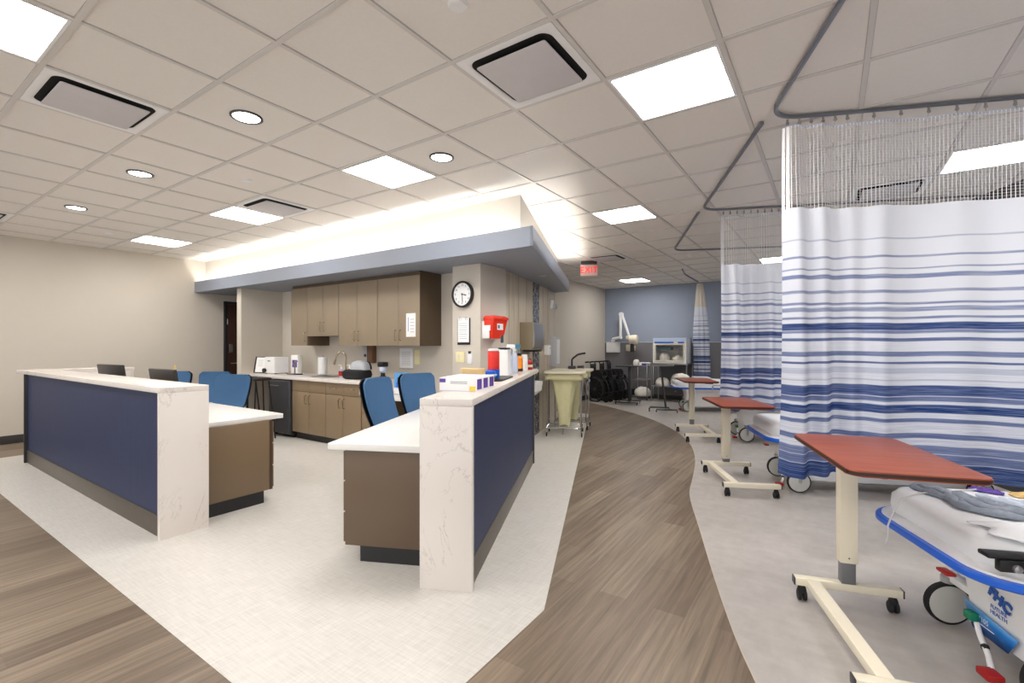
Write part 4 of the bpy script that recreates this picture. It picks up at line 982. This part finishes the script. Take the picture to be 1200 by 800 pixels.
# grey mayo stand
t = thing('mayo_stand', 'grey green mayo stand with a slanted post before the far stretcher', 'stand', (-2.83, 9.72, .002), R(15))
g = MB(); g.tube(rpath([(-.28, -.1, .06), (-.28, .16, .06), (.1, .16, .06)], .04), .017, 8); g.tube(rpath([(-.14, -.18, .06), (.26, -.18, .06), (.1, -.18, .06)], .01), .017, 8); g.tube([(.04, -.18, .06), (.04, .16, .06)], .018, 8); g.done('base_frame', 'dark_steel', t)
for p in ((-.28, -.1), (-.14, -.18), (.26, -.18), (.1, .16)): MB().lathe([(.01, -.01), (.028, -.008), (.028, .008), (.01, .01)], c=(p[0], p[1], .0285), axis='x', seg=14).done('caster', 'rubber', t)
MB().tube([(.04, 0, .06), (-.06, .02, .93)], .022, 10).done('post', 'dark_steel', t)
g = MB(); g.loft([[(x-.06, y, z) for x, y in rrect(-w, w, -h, h, .04)] for w, h, z in ((.20, .14, .93), (.25, .18, .935), (.26, .19, .955), (.25, .18, .953), (.24, .17, .938))]); g.done('tray', 'steel', t)

# ------------------------------------------------------------------ curtain tracks and curtains
TZ = CB-.022
def track(pts, label, q=.22, group='ceiling curtain tracks'):
    P = rpath([(p[0], p[1], 0) for p in pts], q, 8); g = MB(); n = len(P); rings = []
    for i, p in enumerate(P):
        d_ = (P[min(i+1, n-1)]-P[max(i-1, 0)]).normalized(); s_ = Vector((d_.y, -d_.x, 0))
        rings.append([tuple(p+s_*a+Vector((0, 0, z))) for a, z in ((-.010, CB-.0075), (.010, CB-.0075), (.011, CB-.026), (.004, CB-.029), (-.004, CB-.029), (-.011, CB-.026))])
    g.loft(rings); return tag(g.done('curtain_track', 'dark_steel' if 0 else 'grey_track'), label, 'curtain track', group)
mat('grey_track', (124, 128, 136), 0.35, 0.5, noise=0)
c1 = (-.345, 3.52); c2 = (-1.19, 5.50); c3 = (-2.06, 7.60)
wallu = 3.66
def to_wall(p):
    u_ = p[0]*U.x+p[1]*U.y; v_ = p[0]*V.x+p[1]*V.y; q = uvw(wallu, v_); return (q.x, q.y)
track([(2.0, -2.6), (.0+.29*1.2, 2.47-.85*1.2+.2), c1, to_wall(c1)], 'curved grey curtain track nearest us, carrying the large striped curtain')
track([(c1[0]-.035, c1[1]+.03), c2, to_wall(c2)], 'second grey curtain track, ending at the corner before the narrower curtain')
track([(c2[0]-.04, c2[1]+.06), c3, to_wall(c3)], 'third grey curtain track farther down the row')
track([(-2.42, 9.55), (-2.56, 10.3), (-2.60, 11.7)], 'short far curtain track leading to the gathered curtain', .3)
def curtain(label, p0, length, seed, tight, zb, zt=2.25, ztop=CB-.085, mul=1.0, name='privacy_curtain', spread=None, group='striped privacy curtains'):
    t = thing(name, label, 'curtain', (p0.x, p0.y, 0), A, group)
    rr = random.Random(seed); ph = [rr.random()*6.28 for _ in range(5)]
    nu = int(length/.0125)
    def off(x, f):
        k = max(0.0, 1-x/tight)            # gathered near the leading edge
        amp = .022+.030*k**.5*(1 if k > 0 else 0)
        w = math.sin(x*2*PI/(.46+.05*math.sin(x*2+ph[0]))+ph[1])*amp*.9+math.sin(x*2*PI/.17+ph[2])*.05*k+math.sin(x*2*PI/1.1+ph[3])*.025
        return w*(.45+.75*f)*mul
    def fab(a, b, z0=zb, z1=zt):
        x = a*length; z = z0+(z1-z0)*b; f = (ztop-z)/(ztop-zb)
        sag = .006*math.sin(x*2*PI/.6+ph[4])*(1-b)
        return (x+.03*f*max(0, 1-x/.6)*math.sin(3*f)-.03*f*(1 if x < .05 else 0), off(x, f), z+sag*(z0 == zb))
    g = MB().grid(lambda a, b: fab(a, b), nu, 26, uv=lambda a, b: (a*length*1.15, zb+(zt-zb)*b)); g.done('fabric', 'curtain', t, angle=80)
    g = MB().grid(lambda a, b: fab(a, b, zt, ztop), nu, 8, uv=lambda a, b: (a*length*1.06, zt+(ztop-zt)*b)); g.done('mesh_top', 'netting', t, angle=80)
    # vertical edge bindings seen in the netting, header tape
    g = MB().grid(lambda a, b: (a*length, off(a*length, 0)+.001, ztop-.012+.014*b), nu, 1); g.done('header_tape', 'clear', t, angle=80)
    g = MB()
    for x in (0, .02): g.grid(lambda a, b, x=x: tuple(Vector(fab((x+.012*a)/length, b, zt, ztop))+Vector((0, -.002, 0))), 1, 6)
    g.done('edge_binding', 'white', t)
    x = .03; k = 0
    while x < length-.02:
        y = off(x, 0)
        g = MB().cyl((x, 0, CB-.029), (x, 0, CB-.05), .007, seg=8); g.tube([(x, 0, CB-.05), (x, y, ztop-.01)], .0018, 5); g.lathe([(.004, -.003), (.011, -.002), (.011, .002), (.004, .003)], c=(x, 0, CB-.055), axis='y', seg=10); g.done('hook', 'steel', t)
        x += .07 if x < tight*.5 else .15
    return t
curtain('large blue and white striped curtain nearest us, behind the front overbed table', Vector((-.262, 3.556)), 3.85-.05, 3, .75, .53)
curtain('narrower striped curtain left of the large one, behind the middle overbed table', Vector((-1.01, 5.61)), 3.4, 11, 1.5, .655, mul=1.25)
# gathered curtain
t = thing('privacy_curtain', 'gathered striped curtain hanging far away beside the glass fronted cabinet', 'curtain', (-2.54, 11.6, 0), 0, 'striped privacy curtains')
def gath(z0, z1, n2, uvf, name, m, so=0):
    def f(a, b):
        z = z0+(z1-z0)*b; q = (2.83-z)/2.3; w = .055+.10*min(1, q*2.0)**.8+.01*q; th = a*2*PI
        r_ = 1+.16*math.sin(9*th)
        return (w*r_*math.cos(th)+.05*q, .07*r_*math.sin(th)*(.6+.6*q), z)
    g = MB().grid(f, 90, n2, uv=lambda a, b: (a*1.6, z0+(z1-z0)*b)); return g.done(name, m, t, angle=80)
gath(.53, 2.25, 24, None, 'fabric', 'curtain'); gath(2.25, 2.80, 8, None, 'mesh_top', 'bag_net')
# ------------------------------------------------------------------ overbed tables
def mk_overbed():
    # origin: far bar centre on the floor; x to the right bay, y away; near bar at y = -.80
    t = thing('overbed_table', '', 'overbed table')
    z0, z1 = .085, .125
    MB().box(-.24, .24, -.025, .025, z0, z1, .004).done('base_bar', 'ivory', t)
    MB().box(-.24, .24, -.825, -.775, z0, z1, .004).done('base_bar', 'ivory', t)
    MB().prism([(-.19, -.025), (-.13, -.025), (-.10, -.775), (-.16, -.775)], z0, z1-.0005, .003).done('cross_bar', 'ivory', t)
    for sx in (-1, 1):
        for y in (0, -.8):
            c = MB().box(sx*.24-(.0 if sx > 0 else .006), sx*.24+(.006 if sx > 0 else 0), y-.024, y+.024, z0+.001, z1-.001, .001).done('end_cap', 'dark_grey', t)
            g = MB()
            for q in (-.013, .013): g.lathe([(.01, -.009), (.027, -.007), (.029, 0), (.027, .007), (.01, .009)], c=(sx*.205+q, y, .0295), axis='x', seg=20)
            g.cyl((sx*.205-.012, y, .03), (sx*.205+.012, y, .03), .008, seg=8); g.lathe([(.02, .045), (.022, .06), (.012, .086)], c=(sx*.205, y, 0), seg=14); g.done('caster', 'rubber', t)
    MB().box(-.030, .035, -.027, .027, z1, .30, .004).done('lower_sleeve', 'dark_grey_post', t)
    MB().box(-.045, .055, -.04, .04, .235, 'TOP', .004) if False else None
    p = MB().box(-.038, .042, -.034, .034, .235, .845, .005).done('post', 'ivory', t)
    MB().lathe([(.004, 0), (.004, -.0015)], c=(.0, -.038, .265), axis='y', seg=8).done('screw', 'dark_steel', p)
    MB().box(-.10, .10, -.55, .08, .835, .852, .003).done('top_bracket', 'dark_grey', t)
    MB().prism(rrect(-.225, .24, -.72, .10, .045, 6), .852, .876, .006, 3).done('table_top', 'cherry', t)
    MB().prism(rrect(-.2262, .2412, -.7212, .1012, .046, 6), .857, .871).done('edge_band', 'edge_dark', t)
    MB().tube([(.06, -.64, .845), (.17, -.64, .84)], .006, 8).done('release_lever', 'black', t)
    return t
mat('dark_grey_post', (128, 130, 134), 0.35, 0.4); mat('edge_dark', (58, 32, 24), 0.4)
GT = 'cherry topped overbed tables'
ot = mk_overbed(); ot.location = (.068, 3.02, .002); ot.rotation_euler = (0, 0, R(17)); ot['label'] = 'nearest overbed table with a cherry top and ivory post beside the front stretcher'; ot['group'] = GT
def scale_top(r, dz):
    for c in kids(r):
        if c.name.split('.')[0] in ('table_top', 'edge_band', 'top_bracket', 'release_lever'): c.location.z = dz
        if c.name.split('.')[0] == 'post': c.location.z = 0; c.scale.z = 1; c.location.z = dz
r2 = dup(ot, (-.925, 5.42, .002), R(25), 'middle overbed table with a cherry top, before the narrower curtain', GT); scale_top(r2, -.075)
def mk_flip(): return None
r3 = dup(ot, (-1.80, 7.66, .002), R(24), 'farthest overbed table with a cherry top and cream post', GT); scale_top(r3, -.03)
for c in kids(r3):
    if c.name.split('.')[0] == 'cross_bar': c.location.x = .29

# ------------------------------------------------------------------ stretchers
def print_patch():
    m, nt, b = new('print_patch'); N = nt.nodes; L = nt.links
    tc = N.new('ShaderNodeTexCoord'); sp = N.new('ShaderNodeSeparateXYZ'); L.new(tc.outputs['Object'], sp.inputs[0])
    mr = N.new('ShaderNodeMapRange'); mr.inputs[1].default_value = .10; mr.inputs[2].default_value = .215; L.new(sp.outputs[2], mr.inputs[0])
    cr = N.new('ShaderNodeValToRGB'); e = cr.color_ramp.elements; e[0].color = (*lin((10, 50, 120)), 1); e[1].color = (*lin((130, 200, 240)), 1); q = e.new(.6); q.color = (*lin((20, 120, 205)), 1)
    L.new(mr.outputs[0], cr.inputs[0]); L.new(cr.outputs[0], b.inputs['Base Color']); b.inputs['Roughness'].default_value = .3
print_patch()
mat('blue_print', (20, 84, 170), 0.4); mat('tray_grey', (176, 176, 176), 0.4)
def mk_bed(L_=1.98, logo=True):
    t = thing('stretcher', '', 'stretcher')
    HW = .44; DZ = .505
    # base shroud between the wheels
    def rg(x0_, x1_, w, z, r_): return [(x, y-.07, z) for x, y in rrect(x0_, x1_, -w, w, r_, 4)]
    MB().loft([rg(.36, L_-.36, .14, .085, .04), rg(.27, L_-.27, .18, .105, .05), rg(.25, L_-.25, .20, .36, .04), rg(.23, L_-.23, .23, .43, .05), rg(.20, L_-.20, .28, .474, .06)]).done('base_shroud', 'white_gloss', t)
    # chassis beams to casters
    for x in (.30, L_-.30): MB().box(x-.03, x+.03, -.30, .30, .215, .25, .008).done('axle_beam', 'white_gloss', t)
    for x in (.28, L_-.28):
        for y in (-.31, .25):
            w = MB().lathe([(.088, -.016), (.100, -.012), (.102, 0), (.100, .012), (.088, .016)], c=(x, y, .1025), axis='y', seg=36).done('wheel', 'rubber', t)
            MB().lathe([(.02, -.024), (.05, -.022), (.088, -.017), (.088, .017), (.05, .022), (.02, .024)], c=(x, y, .1025), axis='y', seg=36).done('wheel_cover', 'wheel_grey', w)
            g = MB(); g.tube(rpath([(x-.0, y-.035*(1 if y < 0 else -1), .1025), (x+.0, y-.035*(1 if y < 0 else -1), .225), (x+.02, y, .232)], .02), .012, 8); g.cyl((x, y, .205), (x, y, .235), .03, seg=14); g.done('fork', 'steel', w)
    # deck
    MB().prism(rrect(.015, L_-.015, -HW+.015, HW-.015, .17, 8), .474, DZ+.010, .006).done('deck', 'white_gloss', t)
    P = [(x, y) for x, y in rrect(0, L_, -HW, HW, .19, 9)]; n = len(P); g = MB(); rings = []
    for i in range(n):
        p = Vector((*P[i], 0)); d_ = (Vector((*P[(i+1) % n], 0))-Vector((*P[i-1], 0))).normalized(); o = Vector((d_.y, -d_.x, 0))
        rings.append([tuple(p+o*a+Vector((0, 0, z))) for a, z in ((-.02, DZ+.0), (.006, DZ+.0), (.012, DZ-.008), (.012, DZ-.026), (.004, DZ-.034), (-.02, DZ-.034))])
    rings.append(rings[0]); g.loft(rings, cap=False); bmesh.ops.remove_doubles(g.bm, verts=g.bm.verts, dist=1e-5); g.done('bumper', 'blue_bright', t)
    rings = []
    for z, q in ((DZ+.008, .03), (DZ+.02, .012), (DZ+.055, .004), (DZ+.10, .008), (DZ+.125, .03), (DZ+.132, .06), (DZ+.134, .16)):
        pp = rrect(.045+q, L_-.04-q, -HW+.04+q, HW-.04-q, max(.02, .15-q*.4), 8); rings.append([(x, y, z+.004*math.sin(9*x)*math.sin(7*y)) for x, y in pp])
    MB().loft(rings).done('mattress', 'sheet', t, angle=60)
    # side rails folded down, foot pedals
    for s in (-1, 1):
        g = MB().tube(rpath([(.72, s*(HW+.035), .46), (.72, s*(HW+.035), .565), (1.5, s*(HW+.035), .565), (1.5, s*(HW+.035), .46)], .06), .012, 10)
        for x in (.92, 1.12, 1.32): g.tube([(x, s*(HW+.035), .46), (x, s*(HW+.035), .56)], .008, 8)
        g.tube([(.7, s*(HW+.035), .46), (1.52, s*(HW+.035), .46)], .012, 10)
        for x in (.8, 1.42): g.tube([(x, s*(HW-.02), .47), (x, s*(HW+.035), .47)], .01, 8)
        g.done('side_rail', 'steel', t)
    a = MB().tube(rpath([(.25, .03, .165), (.235, -.02, .10), (.22, -.09, .06), (.16, -.2, .045)], .03), .011, 10).done('pedal_arm', 'white_gloss', t)
    MB().box(.215, .25, .00, .05, .145, .18, .006).done('green_tab', 'green', a); MB().box(.12, .18, -.24, -.17, .03, .058, .006).done('red_tab', 'red_dark', a)
    MB().lathe([(.012, -.01), (.016, 0), (.012, .01)], c=(.225, -.065, .075), axis='x', seg=12).done('pivot', 'black', a)
    MB().box(.05, .09, -.12, -.05, .385, .40, .006).done('corner_reflector', 'red_dark', t)
    return t
b0 = mk_bed()
# printed name plate and emblem on the foot end of the shroud
def foot_M(y, z): return Matrix.Translation((.2495, y, z)) @ Matrix.Rotation(-PI/2, 4, 'Z') @ Matrix.Rotation(PI/2, 4, 'X')
pos = [uvw(1.35, 2.44), uvw(1.44, 5.10), uvw(1.62, 7.45), uvw(1.30, 10.42)]
labels = ['nearest stretcher at the right edge with a rumpled sheet and crumpled gown', 'stretcher half hidden behind the large striped curtain, its two wheels showing', 'stretcher under the narrower striped curtain, blue corner and wheels showing', 'farthest stretcher, near the grey mayo stand']
b0.location = (*pos[0][:2], .002); b0.rotation_euler = (0, 0, A); b0['label'] = labels[0]; b0['group'] = 'white stretchers with blue bumpers'
for k in (1, 2, 3): dup(b0, (pos[k].x, pos[k].y, .002), A, labels[k], 'white stretchers with blue bumpers')
text_obj('FHC', 'emblem_letters', .062, .0015, 'blue_print', b0, foot_M(-.105, .30) @ Matrix.Rotation(R(-20), 4, 'Z'), bold=.0035)
text_obj('FUTURE', 'maker_letters', .024, .0006, 'blue_print', b0, foot_M(-.10, .253)); text_obj('HEALTH', 'maker_letters', .024, .0006, 'blue_print', b0, foot_M(-.10, .230))
g = MB(); g.bm.faces.new([g.bm.verts.new(p) for p in ((.2482, .10, .21), (.2482, .04, .105), (.2482, -.15, .105), (.2482, -.20, .185))]); g.done('printed_patch', 'print_patch', b0, solid=.0012)
text_obj('7105', 'number_letters', .03, .0008, 'white', b0, Matrix.Translation((-.0012, 0, 0)) @ foot_M(-.02, .165))
MB().box(.2465, .2475, -.08, .04, .142, .145).done('printed_line', 'white', b0)
B1 = Matrix.Translation((pos[0].x, pos[0].y, 0)) @ Matrix.Rotation(A, 4, 'Z')
def bl(x, y, z): return B1 @ Vector((x, y, z))
MT = .505+.136
# cloth things on the near stretcher
def cloth(name, label, cat, x, y, lx, ly, h, m, seed, rz=0, z=MT+.001, n=26, freq=1.0, edge=.15):
    rr = random.Random(seed); ph = [rr.random()*6.28 for _ in range(8)]
    def f(a, b):
        X = (a-.5)*lx; Y = (b-.5)*ly; e = min(1, min(a, 1-a, b, 1-b)/edge)
        hh = .45+.25*math.sin(freq*(9*a+5*b)+ph[0])+.2*math.sin(freq*(14*b-6*a)+ph[1])+.12*math.sin(freq*23*a+ph[2])*math.sin(freq*17*b+ph[3])
        X += .03*lx*math.sin(9*b+ph[4]); Y += .08*ly*math.sin(8*a+ph[5])
        return (X, Y, max(.003, h*hh*e**.7))
    g = MB().grid(f, n, n)
    p = bl(x, y, z+.004); o = g.done(name, m, angle=70, solid=.005); return tag(o, label, cat, None, p, A+rz)
def folds(name, label, cat, paths, m, seed):
    # a bunch of soft rolled folds lying side by side
    rr = random.Random(seed); g = MB()
    for pts, r0 in paths:
        P = [Vector(bl(x, y, 0)) for x, y in pts]; Q = [tuple(p) for p in smooth3(P, 5)]; n = len(Q); rad = [max(.004, r0*(.35+.65*math.sin(PI*min(1, max(0, (i+.6)/n)))**.5)*(1+.2*math.sin(i*1.3+rr.random()))) for i in range(n)]
        Q = [(q[0], q[1], MT+.006+rad[i]*.75) for i, q in enumerate(Q)]
        g.tube(Q, rad, 10)
    bm = g.bm
    for v in bm.verts: v.co.z = max(MT+.002, MT+(v.co.z-MT)*.8)
    return tag(g.done(name, m, angle=60), label, cat)
def smooth3(P, k=4):
    out = []
    for i in range(len(P)-1):
        p0 = P[max(i-1, 0)]; p1 = P[i]; p2 = P[i+1]; p3 = P[min(i+2, len(P)-1)]
        for j in range(k):
            t = j/k; out.append(.5*((2*p1)+(-p0+p2)*t+(2*p0-5*p1+4*p2-p3)*t*t+(-p0+3*p1-3*p2+p3)*t**3))
    out.append(P[-1]); return out
folds('patient_gown', 'crumpled dark grey gown twisted across the front stretcher foot', 'gown',
      [([(.15, .30), (.17, .20), (.20, .10), (.18, .0), (.26, -.09), (.42, -.16)], .021), ([(.19, .31), (.22, .22), (.25, .12), (.24, .03), (.33, -.05), (.52, -.12)], .024), ([(.26, .30), (.29, .20), (.33, .10), (.36, .02), (.5, -.06)], .017), ([(.21, .27), (.235, .18), (.22, .06), (.29, -.03), (.45, -.12)], .018)], 'gown_grey', 3)
folds('patient_gown', 'pale grey gown part spread right of the dark twisted gown', 'gown',
      [([(.38, .22), (.42, .10), (.50, .02), (.66, -.04)], .016), ([(.43, .16), (.49, .09), (.60, .03), (.78, -.02)], .018), ([(.50, .13), (.58, .08), (.72, .05), (.84, .03)], .014)], 'gown_pale', 4)
cloth('lace_cloth', 'gold and cream patterned cloth near the right edge of the stretcher', 'cloth', .66, .20, .26, .09, .018, 'gold', 13, R(-30), freq=2)
cloth('purple_cloth', 'small purple patterned scrap beside the gold cloth', 'cloth', .47, .30, .12, .05, .018, 'purple', 17, R(-35), freq=2)
cloth('folded_sheet', 'white folded sheet bulging over the near edge of the front stretcher', 'sheet', .50, -.27, .80, .20, .035, 'sheet', 21, 0, freq=.35, edge=.4)
# thin cable hanging over the foot edge
P = [bl(.34, .16, MT+.05), bl(.22, .2, MT+.02), bl(.12, .18, MT+.012), bl(.04, .16, MT-.01), bl(.0, .15, MT-.06), bl(-.035, .14, .50), bl(-.045, .12, .45), bl(-.06, .11, .42)]
tag(MB().tube(smooth3(P) if 0 else P, .0038, 8).done('sensor_cable', 'cable_grey'), 'thin white cable hanging over the foot end of the front stretcher', 'cable')
P = [bl(-.19, .40, .69), bl(-.1, .42, .665), bl(.02, .42, .68), bl(.12, .40, .665), bl(.25, .40, MT+.012), bl(.42, .38, MT+.012)]
# black clamp on the near rail
t = thing('rail_clamp', 'black folded armboard bracket on the near side of the front stretcher', 'bracket', bl(.0, -.40, .008), A)
MB().box(0, .30, -.02, .035, .585, .602, .005).done('plate', 'black', t); MB().box(.03, .12, -.03, .0, .543, .585, .005).done('bracket', 'black', t)
MB().lathe([(.004, -.012), (.013, -.009), (.015, 0), (.004, .0)], c=(.08, -.03, .56), axis='y', seg=18).done('knob', 'steel', t)
blob('pillow', 'cream pillow at the foot of the farthest stretcher', 'pillow', uvw(1.52, 10.55, MT-.012), .17, .25, .12, 'pillow_cream', A, 33)
tag(MB().box(-.16, .16, -.2, .2, 0, .07, .02, 3).done('folded_blanket', 'gown_pale'), 'pale blue folded blanket on the farthest stretcher beside the pillow', 'blanket', None, uvw(1.86, 10.25, MT-.002), A)
tag(MB().box(-.15, .2, -.04, .04, 0, .12, .02).done('red_bag', 'red_dark'), 'red pack on the third stretcher beyond the middle table', 'bag', None, uvw(1.95, 7.42, MT-.002), A)

EXPO = 0.5
# ------------------------------------------------------------------ camera, world, view
cam = bpy.data.cameras.new('camera'); co = bpy.data.objects.new('camera', cam); C.objects.link(co)
F = 551.0; cam.sensor_width = 36; cam.sensor_fit = 'HORIZONTAL'; cam.lens = F*36/1200
cam.shift_x = 0; cam.shift_y = (403.7-400)/1200
co.location = (0, 0, CAM); co.rotation_euler = (PI/2, 0, .5956)
cam.clip_start = .05
bpy.context.scene.camera = co
w = bpy.data.worlds.new('w'); bpy.context.scene.world = w; w.use_nodes = True
w.node_tree.nodes['Background'].inputs[0].default_value = (1, 1, 1, 1); w.node_tree.nodes['Background'].inputs[1].default_value = 1.1
s = bpy.context.scene
s.view_settings.view_transform = 'Standard'; s.view_settings.look = 'None'; s.view_settings.gamma = 1; s.view_settings.use_curve_mapping = False
s.view_settings.exposure = EXPO
s.cycles.max_bounces = 10; s.cycles.diffuse_bounces = 5; s.cycles.transparent_max_bounces = 24; s.cycles.use_denoising = True
s.cycles.sample_clamp_indirect = 8
# tidy: remove unused prototypes' empty properties
